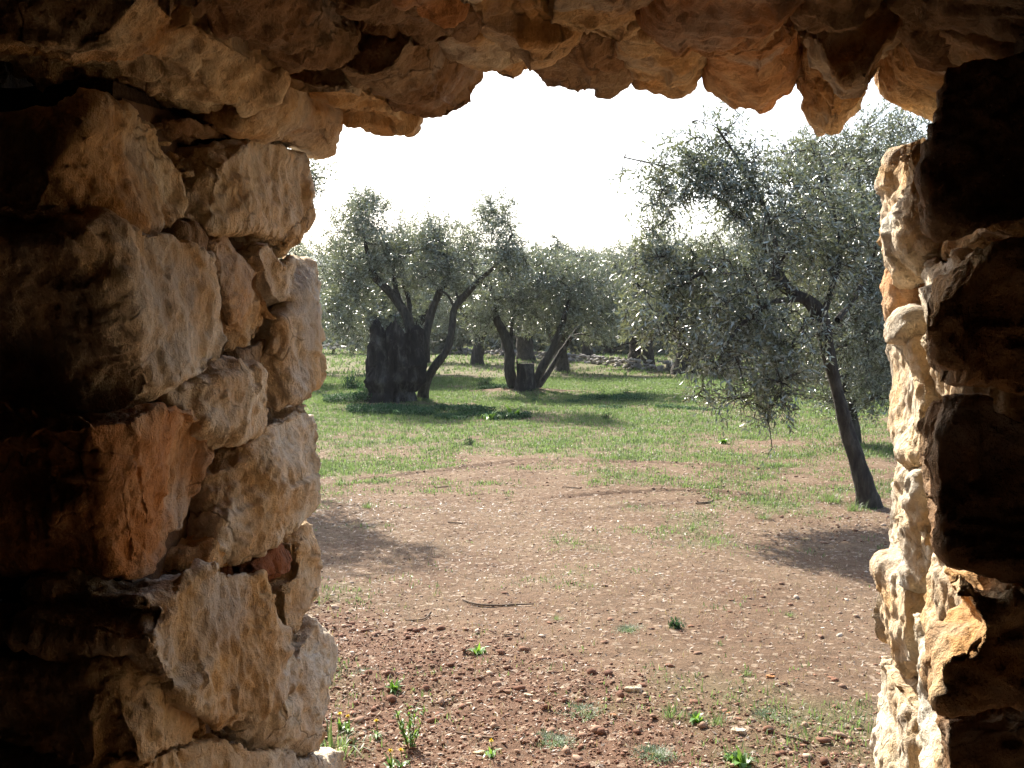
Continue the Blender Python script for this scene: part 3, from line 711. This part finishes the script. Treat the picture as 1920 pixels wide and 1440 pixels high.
build_tree(t1, [
    L((792,752,20.4,0.112),(796,725,20.3,0.096),(812,692,20.2,0.080),(838,655,20.1,0.072),(848,615,20.1,0.068),(853,578,20.1,0.064),(880,545,20.0,0.056),(905,520,19.9,0.044),(935,490,19.8,0.028),(960,440,19.7,0.016)),
    L((778,700,20.5,0.104),(772,640,20.5,0.096),(765,600,20.5,0.088),(752,575,20.5,0.080),(728,545,20.5,0.072),(700,515,20.5,0.064),(690,480,20.5,0.040),(680,430,20.5,0.024)),
    L((798,680,20.6,0.088),(797,640,20.6,0.080),(808,590,20.7,0.068),(825,545,20.7,0.060),(840,515,20.7,0.048),(850,470,20.7,0.024)),
    L((752,575,20.5,0.056),(742,540,20.7,0.048),(738,500,20.9,0.032),(745,450,21,0.020)),
    L((768,600,20.5,0.048),(766,560,20.9,0.044),(755,525,21.2,0.040),(752,470,21.4,0.024)),
    L((853,578,20.1,0.024),(838,552,20.0,0.020),(822,545,19.9,0.016)),
    ],
    [B(690,440,20.6,.85,1.1,.75), B(660,500,20.8,.75,1.0,.7), B(760,470,20.8,.9,1.1,.8), B(830,480,20.6,.8,1.0,.75), B(905,460,19.9,.7,.9,.8), B(930,400,19.8,.42,.5,.5),
     B(690,385,20.6,.4,.5,.45), B(800,420,20.6,.5,.6,.5), B(630,560,20.8,.6,.9,.75), B(960,490,19.8,.55,.6,.55), B(870,540,20.8,.5,.8,.35), B(650,625,21.2,.5,.8,.5, .8), B(745,560,21.3,.8,.6,.4,.7)],
    21, n1=60, n2_=420, n3=3600, leaf=.075, per=14, lw=.14, clump=.02, cs=2.0)

# --- three limbed olive round a sawn stump
t2 = empty('olive_tree', G(980, 733), 'olive with three slanting limbs growing round a short sawn off stump', 'tree', TREES)
gV, gQ = gnarl(P(985,725,23.1).x, 23.1, 9, ([0, .15, .4, .8], [.28, .19, .17, .165]), .72, 1, 1, .02, 48, 24, .5)
top = gV.reshape(-1, 48, 3)
top[24:, :, 2] = np.minimum(top[24:, :, 2], .66)
link('sawn_stump', np_mesh('sawn_stump', gV[:25 * 48] - np.array(tuple(t2.location)), gQ[:24 * 48], 4), MAT['dead'], t2)
cm = bpy.data.meshes.new('sawn_face'); bm = bmesh.new(); rim = gV.reshape(-1, 48, 3)[24] - np.array(tuple(t2.location))
bm.faces.new([bm.verts.new(v) for v in rim]); bm.to_mesh(cm); bm.free(); link('sawn_face', cm, MAT['bark'], t2, smooth=False)
build_tree(t2, [
    L((965,728,23.4,0.136),(956,700,23.4,0.112),(955,660,23.4,0.104),(945,625,23.4,0.096),(930,595,23.4,0.080),(925,560,23.4,0.048),(915,520,23.4,0.024)),
    L((1000,730,23.4,0.104),(1015,692,23.3,0.096),(1038,650,23.2,0.080),(1052,615,23.1,0.064),(1065,570,23,0.040),(1080,520,23,0.024)),
    L((1003,732,23.6,0.072),(1030,695,23.9,0.064),(1055,655,24.2,0.052),(1080,620,24.5,0.040),(1110,580,24.7,0.024)),
    L((955,650,23.4,0.048),(960,610,23.6,0.040),(965,560,23.8,0.024)),
    ],
    [B(950,540,23.4,.8,1.0,.7), B(1020,520,23.2,.9,1.1,.65), B(1090,540,23.6,.85,1.0,.75), B(1120,600,24.3,.6,.8,.6), B(1000,590,23.8,.8,.9,.5,.8), B(900,590,23.4,.5,.7,.6), B(1060,590,23.4,.6,.7,.5), B(1150,560,24.,.5,.7,.6)],
    22, n1=50, n2_=320, n3=3000, leaf=.08, per=14, lw=.14, clump=.0, cs=1.9)

# --- near leaning olive on the right
t3 = empty('olive_tree', G(1625, 948), 'near olive whose slim leaning trunk arches left over drooping silvery foliage', 'tree', TREES)
build_tree(t3, [
    L((1632,955,8.75,0.1044),(1622,915,8.75,0.0740),(1603,855,8.8,0.0609),(1583,785,8.85,0.0574),(1565,715,8.9,0.0557),(1550,650,8.9,0.0539),(1538,595,8.9,0.0653),(1515,565,8.9,0.0478),(1478,545,8.9,0.0435),(1445,520,8.85,0.0348),(1400,505,8.8,0.0244),(1340,500,8.7,0.0157),(1270,540,8.6,0.0087)),
    L((1540,600,8.9,0.0305),(1560,540,9.1,0.0226),(1575,470,9.2,0.0157),(1560,380,9.3,0.0104),(1540,300,9.3,0.0087)),
    L((1480,546,8.9,0.0305),(1440,470,9.1,0.0244),(1390,410,9.2,0.0191),(1330,360,9.2,0.0130),(1250,315,9.2,0.0087),(1170,295,9.2,0.0052)),
    L((1460,530,8.9,0.0261),(1450,440,9.0,0.0191),(1410,340,9.0,0.0130),(1345,240,9.0,0.0070)),
    L((1500,560,8.9,0.0261),(1440,570,8.5,0.0191),(1380,620,8.3,0.0139),(1340,690,8.2,0.0087)),
    L((1538,600,8.9,0.0218),(1500,620,8.5,0.0122),(1470,680,8.3,0.0061)),
    L((1570,600,9,0.0261),(1600,560,9.3,0.0218),(1640,480,9.5,0.0174),(1650,380,9.6,0.0087)),
    ],
    [B(1345,290,9.0,.42,.45,.45,1.3), B(1300,360,9.0,.4,.4,.3,1.5), B(1240,320,9.1,.38,.4,.28,1.3), B(1400,400,9.0,.6,.7,.45), B(1300,430,8.9,.5,.6,.45), B(1480,430,9.0,.5,.7,.5), B(1390,520,8.8,.6,.8,.4),
     B(1270,540,8.6,.5,.6,.42), B(1300,620,8.5,.45,.6,.32), B(1420,620,8.6,.55,.7,.4), B(1465,650,8.6,.42,.7,.42), B(1455,725,8.5,.32,.5,.28), B(1560,480,9.2,.45,.6,.5), B(1600,400,9.4,.4,.5,.5), B(1250,600,8.6,.40,.5,.4), B(1240,480,8.7,.35,.4,.4), B(1330,700,8.4,.35,.4,.3), B(1400,720,8.4,.4,.4,.3),
     B(1440,780,8.3,.12,.16,.16,1.5), B(1445,850,8.2,.04,.06,.12,2.5), B(1370,320,9.0,.5,.5,.3), B(1500,330,9.2,.4,.5,.35)],
    23, n1=60, n2_=380, n3=3200, leaf=.060, per=14, lw=.125, span=.30, clump=.07, cs=2.6, droop=.45, sides=14, r1_=.018)

# --- the olives behind it on the right
t4 = empty('olive_tree', G(1598, 828), 'slim upright olive standing behind the near leaning olive at the right jamb', 'tree', TREES)
build_tree(t4, [
    L((1598,835,13.2,.12),(1592,770,13.2,.09),(1575,690,13.2,.08),(1570,620,13.2,.07),(1590,540,13.2,.05),(1640,470,13.2,.035),(1680,400,13.2,.02)),
    L((1610,520,13.2,.04),(1560,450,13.1,.03),(1500,370,13,.02),(1480,300,13,.01)),
    L((1640,470,13.2,.03),(1620,400,13.2,.02),(1610,310,13.2,.015),(1625,240,13.2,.008)),
    ],
    [B(1600,300,13.2,.8,.8,.5), B(1680,300,13.2,.7,.9,.7), B(1520,300,13,.5,.6,.4), B(1640,420,13.2,.8,.9,.6), B(1700,480,13.2,.7,.9,.7), B(1560,420,13.2,.6,.8,.5), B(1620,560,13.3,.7,.9,.6), B(1540,560,13.3,.6,.8,.5), B(1640,650,13.4,.6,.8,.6), B(1560,680,13.5,.6,.7,.6), B(1600,740,13.3,.5,.6,.35), B(1635,620,12.4,.5,.6,.6,1.4), B(1640,720,12.6,.45,.5,.4,1.2), B(1610,500,12.6,.6,.6,.5)],
    24, n1=55, n2_=400, n3=4900, leaf=.06, per=16, lw=.13, clump=.0, cs=1.8)

# --- leaning tree at the left, mostly behind the jamb; it throws the shade on the path
t5 = empty('olive_tree', G(430, 895), 'olive crown showing past the upper left corner of the opening', 'tree', TREES)
build_tree(t5, [
    L((430,900,10.3,.2),(425,820,10.3,.17),(440,730,10.3,.14),(450,640,10.3,.10),(480,540,10.3,.06),(510,420,10.3,.03)),
    L((430,760,10.3,.12),(380,660,10.3,.09),(340,560,10.3,.06),(320,440,10.3,.03)),
    ],
    [B(460,340,10.3,.8,.9,.6), B(530,400,10.3,.42,.6,.55), B(360,420,10.3,.8,.9,.6), B(480,520,10.3,.5,.8,.4), B(575,330,10.3,.26,.3,.22), B(560,460,10.3,.25,.4,.35), B(290,520,10.3,.7,.8,.5), B(400,260,10.3,.7,.8,.5)],
    25, n1=40, n2_=240, n3=1900, leaf=.06, per=14, lw=.12, clump=.06)

# --- background olives from three prototypes
def proto(name_loc, seed, H, Rr, label, lean=0., forks=3, tr=.24):
    root = empty('olive_tree', name_loc, label, 'tree', TREES); r = np.random.default_rng(seed); o = np.array(tuple(name_loc))
    th = H * .24; limbs = [[(o + [0, 0, -.1], tr * 1.3), (o + [.03, 0, .25], tr), (o + [lean, .05, th], tr * .85)]]
    for i in range(forks):
        a = 2 * math.pi * i / forks + r.uniform(-.5, .5); c, s = math.cos(a), math.sin(a)
        limbs.append([(o + [lean, .05, th * .8], tr * .6), (o + [lean + c * Rr * .2, s * Rr * .2, th * 1.4], tr * .42), (o + [lean + c * Rr * .45, s * Rr * .45, H * .55], tr * .26), (o + [lean + c * Rr * .6, s * Rr * .6, H * .78], tr * .1)])
    bl = []
    for i in range(11):
        a = r.uniform(0, 6.28); q = Rr * r.uniform(.2, .72); z = H * r.uniform(.30, .84)
        bl.append((tuple(o + [lean + math.cos(a) * q, math.sin(a) * q, z]), (Rr * r.uniform(.32, .5), Rr * r.uniform(.32, .5), H * r.uniform(.13, .2))))
    bl.append((tuple(o + [lean, 0, H * .62]), (Rr * .6, Rr * .6, H * .3)))
    build_tree(root, limbs, bl, seed, n1=40, n2_=220, n3=2300, leaf=.10, per=14, lw=.15, span=.42, clump=-.03, cs=1.2)
    return root
def copy_tree(src, loc, rz, sc_, label, group=TREES):
    o = src.copy(); C.objects.link(o); o.location = loc; o.rotation_euler = (0, 0, rz); o.scale = (sc_, sc_, sc_ * 1.0); o['label'] = label; o['group'] = group
    for ch in list(src.children):
        c = ch.copy(); C.objects.link(c); c.parent = o
    return o
pa = proto(P(1212, 690, 37).xyz * Vector((1, 1, 0)), 31, 4.4, 2.6, 'small forked olive trunk beyond the low wall, right of the three limbed olive')
pb = proto(G(1285, 702), 32, 4.6, 2.7, 'thick trunked olive in front of the low wall, behind the near drooping foliage', .1, 3, .36)
pc = proto(Vector((-3.0, 29, 0)), 33, 4.7, 2.8, 'dense olive straight behind the huge hollow stump', -.1, 4, .22)
far = [
 (pa, -6.2, 27.0, 1.0, .95, 'olive at the left edge of the opening, far behind the hollow stump'),
 (pb, .6, 45.0, 2.1, 1.0, 'distant olive seen between the limbs of the three limbed olive'),
 (pc, -1.3, 40., 4.0, 1.0, 'distant olive behind the right limb of the hollow stump olive'),
 (pa, 3.4, 47.0, 3.3, 1.0, 'distant olive behind the right side of the three limbed olive'),
 (pc, 8.2, 44.0, 1.2, 1.05, 'distant olive whose top shows left of the near olive'),
 (pb, 6.4, 31.0, 5.2, .85, 'olive behind the middle of the near drooping foliage'),
 (pa, 9.5, 27.0, .4, 1.05, 'olive behind the trunk of the near leaning olive'),
 (pc, 11.2, 33.0, 2.4, 1.1, 'farther olive in the gap beside the sunlit right jamb'),
 (pb, 8.0, 19.5, 1.3, .85, 'olive with a dark trunk just behind the slim upright olive'),
 (pa, -9.0, 36.0, 5.0, 1.1, 'far olive at the extreme left of the opening'),
 (pb, -5.0, 44.0, .2, 1.1, 'far olive left of the hollow stump, behind the nearer ones'),
 (pa, -3.6, 33.0, 1.9, 1.05, 'olive filling the gap between the hollow stump and its curved right limb'),
 (pc, 1.6, 34.0, .9, .95, 'olive just left of the three limbed olive, some way behind it'),
 (pb, 4.6, 38.0, 4.4, 1.0, 'middle distance olive between the three limbed olive and the small forked trunk'),
 (pa, -.2, 52.0, 2.6, 1.2, 'very distant olive whose top fills the skyline above the three limbed olive'),
 (pc, 5.2, 56.0, 3.8, 1.25, 'very distant olive under the skyline pine, to its right'),
 (pb, 9.5, 38.0, 1.6, 1.1, 'olive hidden to its waist by the near drooping foliage'),
 (pc, 13.0, 48.0, 2.9, 1.1, 'far olive showing through the near foliage, right of centre'),
]
for i, (src, x_, y_, rz, s_, lab) in enumerate(far): copy_tree(src, (x_, y_, 0), rz, s_, lab)

# --- pine on the skyline
pn = empty('pine_tree', Vector((3.2, 88, 0)), 'dark rounded pine rising above the olives on the skyline', 'tree')
build_tree(pn, [[((3.2, 88, 0), .3), ((3.3, 88, 4), .22), ((3.2, 88, 8.2), .06)]],
    [((3.2, 88, 7.2), (1.5, 1.5, 1.7)), ((2.2, 88, 6), (1.5, 1.4, 1.3)), ((4.5, 88, 5.8), (1.6, 1.4, 1.2)), ((3.2, 88, 4.6), (2.6, 2.2, 1.4))],
    51, n1=50, n2_=240, n3=1800, leaf=.34, per=16, lw=.09, span=.5, mat='pine', clump=-.1, cs=.7)

# --- far wood: nobody could count it
r5 = np.random.default_rng(77)
def wood(n, y0, y1, h0, h1, leafs, x0, x1):
    y = r5.uniform(y0, y1, n); x = x0 + (x1 - x0) * r5.random(n); x = x * y / y0; H = r5.uniform(h0, h1, n); out = []
    m_ = leafs; c = np.stack([x, y, H * .48], 1)
    d = r5.normal(size=(n, m_, 3)); d /= np.linalg.norm(d, axis=2)[..., None]
    q = c[:, None] + d * (r5.random((n, m_, 1)) ** .35) * np.stack([H * .62, H * .5, H * .52], 1)[:, None]
    q = q.reshape(-1, 3); q = q[q[:, 2] > .1]; q = q[fbm(q * .9, 2, 3) > -.25]; k_ = len(q)
    a = r5.normal(size=(k_, 3)); a /= np.linalg.norm(a, axis=1)[:, None]; b = np.cross(a, r5.normal(size=(k_, 3))); b /= np.linalg.norm(b, axis=1)[:, None]
    s = (.14 + .0022 * q[:, 1])[:, None] * r5.uniform(.6, 1.3, (k_, 1))
    V = np.stack([q - a * s, q + b * s * .4, q + a * s, q - b * s * .4], 1).reshape(-1, 3); k = np.arange(k_)[:, None] * 4
    return V, np.concatenate([k + np.array([[0, 1, 2]]), k + np.array([[0, 2, 3]])]), np.repeat(r5.random(k_), 4)
emit('far_wood', [wood(140, 54, 80, 2.6, 4.6, 900, -20, 30), wood(90, 90, 220, 5, 8, 700, -40, 55)], 'olive', 'dense grey green mass of olives and scrub beyond the low wall', 'stuff')
# hills
hx = np.linspace(-900, 1100, 160); hy = np.linspace(500, 1400, 40); HX, HY = np.meshgrid(hx, hy, indexing='ij'); x = HX.ravel(); y = HY.ravel()
z = np.sin(np.clip((y - 500) / 900, 0, 1) * math.pi) * (58 + 26 * n2(x, y, .004, 3, 3)) + 2 * n2(x, y, .05, 2, 4) - 2
k = (np.arange(159)[:, None] * 40 + np.arange(39)[None]).ravel()
MAT['hill'] = simple('wooded_hill', [(.05, .07, .04), (.09, .11, .06), (.13, .13, .08)], .05, .95, .2, 1)
tag(link('hills', np_mesh('hills', np.stack([x, y, z], 1), np.stack([k, k + 40, k + 41, k + 1], 1), 4), MAT['hill']), 'low wooded hills on the horizon', kind='structure')

# --- low dry stone wall at the end of the field
lw = empty('low_stone_wall', G(1120, 684), 'low tumbled grey dry stone wall at the end of the field', 'wall')
wp = [G(560,655), G(700,657), G(820,662), (G(960,668)), G(1100,682), G(1220,694), G(1330,702), G(1450,716), G(1600,730)]
wp = [Vector((p.x, p.y, 0)) for p in wp]
r6 = np.random.default_rng(5); xs = []; ys = []; zs = []; ss = []
for a, b_ in zip(wp[:-1], wp[1:]):
    ln = (b_ - a).length; m_ = int(ln * 16)
    for q in range(m_):
        t = r6.random(); p = a.lerp(b_, t); s_ = r6.uniform(.06, .15); xs.append(p.x + r6.normal(0, .05)); ys.append(p.y + r6.normal(0, .16)); ss.append(s_); zs.append(abs(r6.normal(.12, .14)) if True else 0)
Vw, Tw, Aw = lumps(np.array(xs), np.array(ys), np.clip(np.array(zs), .0, .3), np.array(ss), .6, r6)
attr_mat('wall_stones', [(0., (.15, .135, .12)), (.5, (.26, .24, .22)), (1., (.42, .40, .37))])
mw = np_mesh('wall_stones', Vw - np.array(tuple(lw.location)), Tw, 3); set_attr(mw, 'tint', Aw); link('rubble', mw, MAT['wall_stones'], lw, smooth=False)

# ------------------------------------------------------------------ weeds, one thing each
def weed(kind, px, py, size, seed, label, cat='plant', name='weed'):
    g = G(px, py); g.z = float(hz(g.x, g.y)[0]) - .005; r = np.random.default_rng(seed); size = size * (.62 if g.y < 10 else 1)
    root = empty(name, g, label, cat)
    def leaves(n, L, W, lean, spread, mat, nm='leaves'):
        x = r.normal(0, spread, n); y = r.normal(0, spread, n); yaw = np.arctan2(y, x) + r.normal(0, .5, n)
        e = blades(x, y, np.zeros(n), L * r.uniform(.5, 1.15, n), np.full(n, W) * r.uniform(.6, 1.2, n), lean, r, yaw)
        return emit(nm, [e], mat, parent=root)
    if kind == 'rosette': leaves(22, size, size * .16, 2.1, size * .08, 'weed')
    if kind == 'tuft': leaves(90, size, size * .018, 1.5, size * .30, 'grass', 'blades')
    if kind == 'cushion':
        leaves(750, size * .26, size * .013, 1.7, size * .38, 'greyweed')
    if kind == 'dark':
        n = int(260 + 900 * min(size, .7)); d = r.normal(size=(n, 3)); d /= np.linalg.norm(d, axis=1)[:, None]; d[:, 2] = abs(d[:, 2])
        q = d * (r.random((n, 1)) ** .45) * np.array([.62, .62, .75]) * size * r.uniform(.55, 1.1, (n, 1)); q = q[fbm(q * 4 / size + seed, 2, 2) > -.2]; n = len(q)
        e = blades(q[:, 0], q[:, 1], q[:, 2], size * r.uniform(.06, .13, n) + .01, np.full(n, size * .012 + .0015), 1.6, r); emit('leaves', [e], 'darkweed', parent=root)
        st = [([(0, 0, 0), tuple(q[i] * .5 + [0, 0, size * .1]), tuple(q[i])], [.004, .003, .002]) for i in range(0, n, max(1, n // 14))]
        Vs, Qs = tube_arrays(st, 4); link('stems', np_mesh('stems', Vs, Qs, 4), MAT['twig'], root)
    if kind == 'stems':
        st = []; T = []
        for i in range(9):
            a = r.uniform(0, 6.28); b = np.array([math.cos(a), math.sin(a), 0]) * size * .12; t_ = b * 3.2 + np.array([0, 0, size * r.uniform(.6, 1.1)])
            st.append(([b * .3, b * 1.4 + [0, 0, size * .35], t_], [.003, .002, .001]))
            for q in range(16):
                u = r.uniform(.15, 1); T.append(b * .3 + (t_ - b * .3) * u)
        Vs, Qs = tube_arrays(st, 4); link('stems', np_mesh('stems', Vs, Qs, 4), MAT['twig'], root)
        T = np.array(T); e = blades(T[:, 0], T[:, 1], T[:, 2], size * r.uniform(.12, .3, len(T)), np.full(len(T), size * .025), 2.4, r); emit('leaves', [e], 'weed', parent=root)
    return root
W_ = [
 ('rosette', 738, 1305, .10, 'bright broad leaved rosette right of the lower left jamb stones'),
 ('rosette', 897, 1236, .11, 'ragged green rosette alone in the stony soil, below the stick'),
 ('stems', 770, 1420, .22, 'tall bright green leafy weed at the bottom edge, left of centre'),
 ('cushion', 1180, 1188, .14, 'round grey green cushion plant in the bare soil, left one of two'),
 ('dark', 1268, 1186, .12, 'spiky dark green tuft beside the round cushion plant'),
 ('cushion', 1088, 1345, .17, 'grey green feathery cushion left of the large pale stone slab'),
 ('cushion', 1035, 1402, .16, 'grey green cushion near the bottom edge at centre'),
 ('cushion', 690, 1270, .12, 'low grey green cushion closest to the left jamb'),
 ('rosette', 1305, 1360, .11, 'glossy green rosette amid the grass patch right of centre'),
 ('tuft', 1260, 1352, .10, 'grass tuft touching the glossy rosette on its left'),
 ('tuft', 1345, 1362, .10, 'grass tuft touching the glossy rosette on its right'),
 ('rosette', 1390, 1436, .12, 'fresh green leaf cluster cut by the bottom edge'),
 ('rosette', 1372, 1428, .08, 'small fresh leaves just left of the bottom leaf cluster'),
 ('cushion', 1440, 1345, .16, 'broad feathery patch of grey green leaves at right'),
 ('tuft', 620, 1425, .24, 'tall grass clump against the foot of the left jamb'),
 ('cushion', 1225, 1425, .14, 'grey green cushion at the bottom edge right of centre'),
 ('tuft', 1480, 1160, .06, 'small grass tuft alone on the path near the right shade'),
 ('tuft', 1400, 1270, .06, 'small grass tuft in the middle of the bare path'),
 ('tuft', 1043, 1168, .06, 'small tuft just right of the long stick'),
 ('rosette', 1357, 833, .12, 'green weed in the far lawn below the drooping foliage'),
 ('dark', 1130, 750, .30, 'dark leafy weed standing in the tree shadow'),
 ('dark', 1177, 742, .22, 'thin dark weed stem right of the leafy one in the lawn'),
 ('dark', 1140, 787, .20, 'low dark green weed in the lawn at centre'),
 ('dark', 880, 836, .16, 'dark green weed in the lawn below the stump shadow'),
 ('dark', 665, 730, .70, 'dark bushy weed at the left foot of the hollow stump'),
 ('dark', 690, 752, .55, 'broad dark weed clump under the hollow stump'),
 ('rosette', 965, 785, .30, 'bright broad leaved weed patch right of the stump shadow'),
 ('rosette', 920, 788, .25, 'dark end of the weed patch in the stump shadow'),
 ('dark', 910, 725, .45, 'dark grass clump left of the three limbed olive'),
 ('tuft', 640, 910, .16, 'grass clump at the left edge of the path'),
 ('tuft', 690, 952, .13, 'bright grass clump beside the foreground shade at left'),
 ('tuft', 1560, 935, .22, 'long grass at the foot of the leaning trunk'),
 ('tuft', 1600, 952, .20, 'green weeds right under the leaning trunk'),
 ('tuft', 1430, 968, .13, 'bright patch of grass left of the leaning trunk foot'),
 ('tuft', 1300, 985, .10, 'light green patch on the path at right of centre'),
 ('tuft', 1180, 945, .08, 'small tuft between the wheel tracks'),
]
for i, (kd_, px, py, sz, lab) in enumerate(W_):
    weed(kd_, px, py, sz, 900 + i, lab, 'grass tuft' if kd_ == 'tuft' else 'weed', 'grass_tuft' if kd_ == 'tuft' else 'weed')

# dandelions
def flower(px, py, h, seed, label):
    g = G(px, py + h * 480); g.z = float(hz(g.x, g.y)[0]); r = np.random.default_rng(seed); root = empty('dandelion', g, label, 'flower', 'yellow dandelions by the doorway')
    Vs, Qs = tube_arrays([([(0, 0, 0), (.004, 0, h * .5), (0, -.005, h)], [.0016, .0014, .0016])], 5); link('stem', np_mesh('stem', Vs, Qs, 4), MAT['weed'], root)
    n = 46; yaw = r.uniform(0, 6.28, n); e = blades(np.zeros(n), np.full(n, -.005), np.full(n, h), np.full(n, .014) * r.uniform(.6, 1.1, n), np.full(n, .0022), 1.7, r, yaw)
    emit('petals', [e], 'petal', parent=root)
    n = 9; yaw = r.uniform(0, 6.28, n); e = blades(np.zeros(n), np.zeros(n), np.zeros(n), np.full(n, .06) * r.uniform(.6, 1.1, n), np.full(n, .006), 2.1, r, yaw); emit('leaves', [e], 'weed', parent=root)
for i, (px, py, lab) in enumerate([(638, 1354, 'yellow flower touching the left jamb, highest of the dandelions'), (653, 1358, 'yellow flower just right of the highest dandelion'),
    (706, 1368, 'yellow flower alone above the tall leafy weed'), (732, 1431, 'yellow flower at the bottom edge, left of the pair'), (752, 1430, 'yellow flower at the bottom edge, right of the pair'),
    (921, 1407, 'small yellow flower alone near the bottom at centre')]):
    flower(px, py, .06, 70 + i, lab)

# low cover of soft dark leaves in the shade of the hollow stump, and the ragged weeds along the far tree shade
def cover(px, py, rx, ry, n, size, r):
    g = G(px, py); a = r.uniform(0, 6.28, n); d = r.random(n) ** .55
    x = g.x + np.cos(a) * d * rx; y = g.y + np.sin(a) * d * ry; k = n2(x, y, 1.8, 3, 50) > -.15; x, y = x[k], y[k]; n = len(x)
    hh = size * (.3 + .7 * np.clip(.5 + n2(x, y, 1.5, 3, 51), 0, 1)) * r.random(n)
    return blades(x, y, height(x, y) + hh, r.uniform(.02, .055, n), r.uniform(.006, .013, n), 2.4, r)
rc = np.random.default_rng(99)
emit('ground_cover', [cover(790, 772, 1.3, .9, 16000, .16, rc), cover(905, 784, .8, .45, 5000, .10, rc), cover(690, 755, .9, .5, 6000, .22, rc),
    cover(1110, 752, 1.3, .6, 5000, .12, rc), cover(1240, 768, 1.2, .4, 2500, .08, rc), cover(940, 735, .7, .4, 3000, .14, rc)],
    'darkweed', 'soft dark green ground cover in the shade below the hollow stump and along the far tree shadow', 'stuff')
# loose stones and sticks
def ground_stone(px, py, w_, mat, seed, label, flat=.35, asp=.6):
    g = G(px, py); r = np.random.default_rng(seed); n = 9
    L = [Vector((g.x + w_ / 2 * math.cos(a) * r.uniform(.75, 1.1), g.y + w_ / 2 * asp * math.sin(a) * r.uniform(.75, 1.1), w_ * flat * .75)) for a in np.linspace(0, 6.28, n, endpoint=False)]
    root = empty('x', (0, 0, 0), 'x', 'x')
    o = make_stone(root, L, -zv, w_ * flat, mat, seed, 'loose_stone', vox=max(.003, w_ / 40), rough=.22, chips=5, shrink=0, back=1.0)
    o.parent = None; bpy.data.objects.remove(root); o.location.z += float(hz(g.x, g.y)[0]) - .2 * w_ * flat
    tag(o, label, 'stone', 'loose stones on the ground')
for i, a in enumerate([
  (1188, 1303, .085, 'cream', 'flat pale stone slab right of centre in the foreground'),
  (1384, 1382, .06, 'cream', 'pale wedge stone below the glossy rosette'),
  (1367, 1342, .03, 'rust', 'small pinkish stone above the glossy rosette'),
  (897, 1428, .05, 'cream', 'pale stone at the bottom edge of the picture, left of centre'),
  (993, 1315, .04, 'cream', 'pale stone at centre just above the grey cushion'),
  (1150, 1355, .03, 'rust', 'rusty stone right of the feathery cushion'),
  (812, 1288, .035, 'red', 'dark red stone above the bright rosette'),
  (1445, 1277, .045, 'rust', 'reddish flat stone lying in the bare path'),
  (745, 1265 - 111, .025, 'cream', 'small white stone near the foreground shade'),
  (1510, 1008, .07, 'cream', 'pale stone on the dark soil before the leaning trunk'),
  ]): ground_stone(*a[:4], 600 + i, a[4])
def stick(pts, rad, label, seed):
    g = G(*pts[0]); root_loc = Vector((g.x, g.y, float(hz(g.x, g.y)[0])))
    ctrl = []
    for i, (px, py) in enumerate(pts):
        q = G(px, py); ctrl.append(((q.x - g.x, q.y - g.y, float(hz(q.x, q.y)[0]) - root_loc.z + rad + .002), rad * (1 - .5 * i / len(pts))))
    p, rr = smooth_path(ctrl, 6); Vs, Qs = tube_arrays([(p, rr)], 7, .3)
    o = link('stick', np_mesh('stick', Vs, Qs, 4), MAT['twig'], loc=root_loc); tag(o, label, 'stick', 'dry sticks on the ground')
for i, (pts, rad, lab) in enumerate([
  ([(868,1132),(895,1141),(930,1143),(975,1141),(1000,1139)], .006, 'longest bent stick lying across the bare soil'),
  ([(760,1166),(795,1165),(808,1151)], .004, 'short crooked stick left of the longest one'),
  ([(855,1390),(890,1396),(925,1404)], .003, 'thin pale stick low in the foreground'),
  ([(1465,1384),(1490,1391),(1515,1395)], .006, 'dark red stick at lower right'),
  ([(1375,1303),(1392,1306)], .004, 'tiny dark stick in the bare path'),
  ([(944,1203),(975,1200)], .003, 'short straight stick below the longest one'),
  ([(1060,905+6),(1090,912)], .005, 'short twig at the middle of the far path'),
  ([(815,912),(842,911)], .006, 'dark short twig on the path, farthest left'),
  ([(840,978),(868,979)], .006, 'short twig in the bare path at left'),
  ([(1305,940),(1330,938),(1338,932)], .008, 'forked bleached twig beside the wheel tracks'),
  ]): stick(pts, rad, lab, i)

# ------------------------------------------------------------------ air
bm = bmesh.new(); bmesh.ops.create_cube(bm, size=1); me = bpy.data.meshes.new('haze'); 
for v in bm.verts: v.co = ((-1400 if v.co.x < 0 else 1400), (-150 if v.co.y < 0 else 1500), (-30 if v.co.z < 0 else 120))
bm.to_mesh(me); bm.free()
m = M('haze'); m.t.nodes.remove(m.b); pv = m.n('VolumePrincipled', {'Color': (.9, .94, 1., 1), 'Density': .0003, 'Anisotropy': .3}); m.t.links.new(pv.outputs[0], m.o.inputs['Volume'])
o = link('haze', me, m.m, smooth=False); tag(o, 'thin pale haze over the grove', kind='stuff')
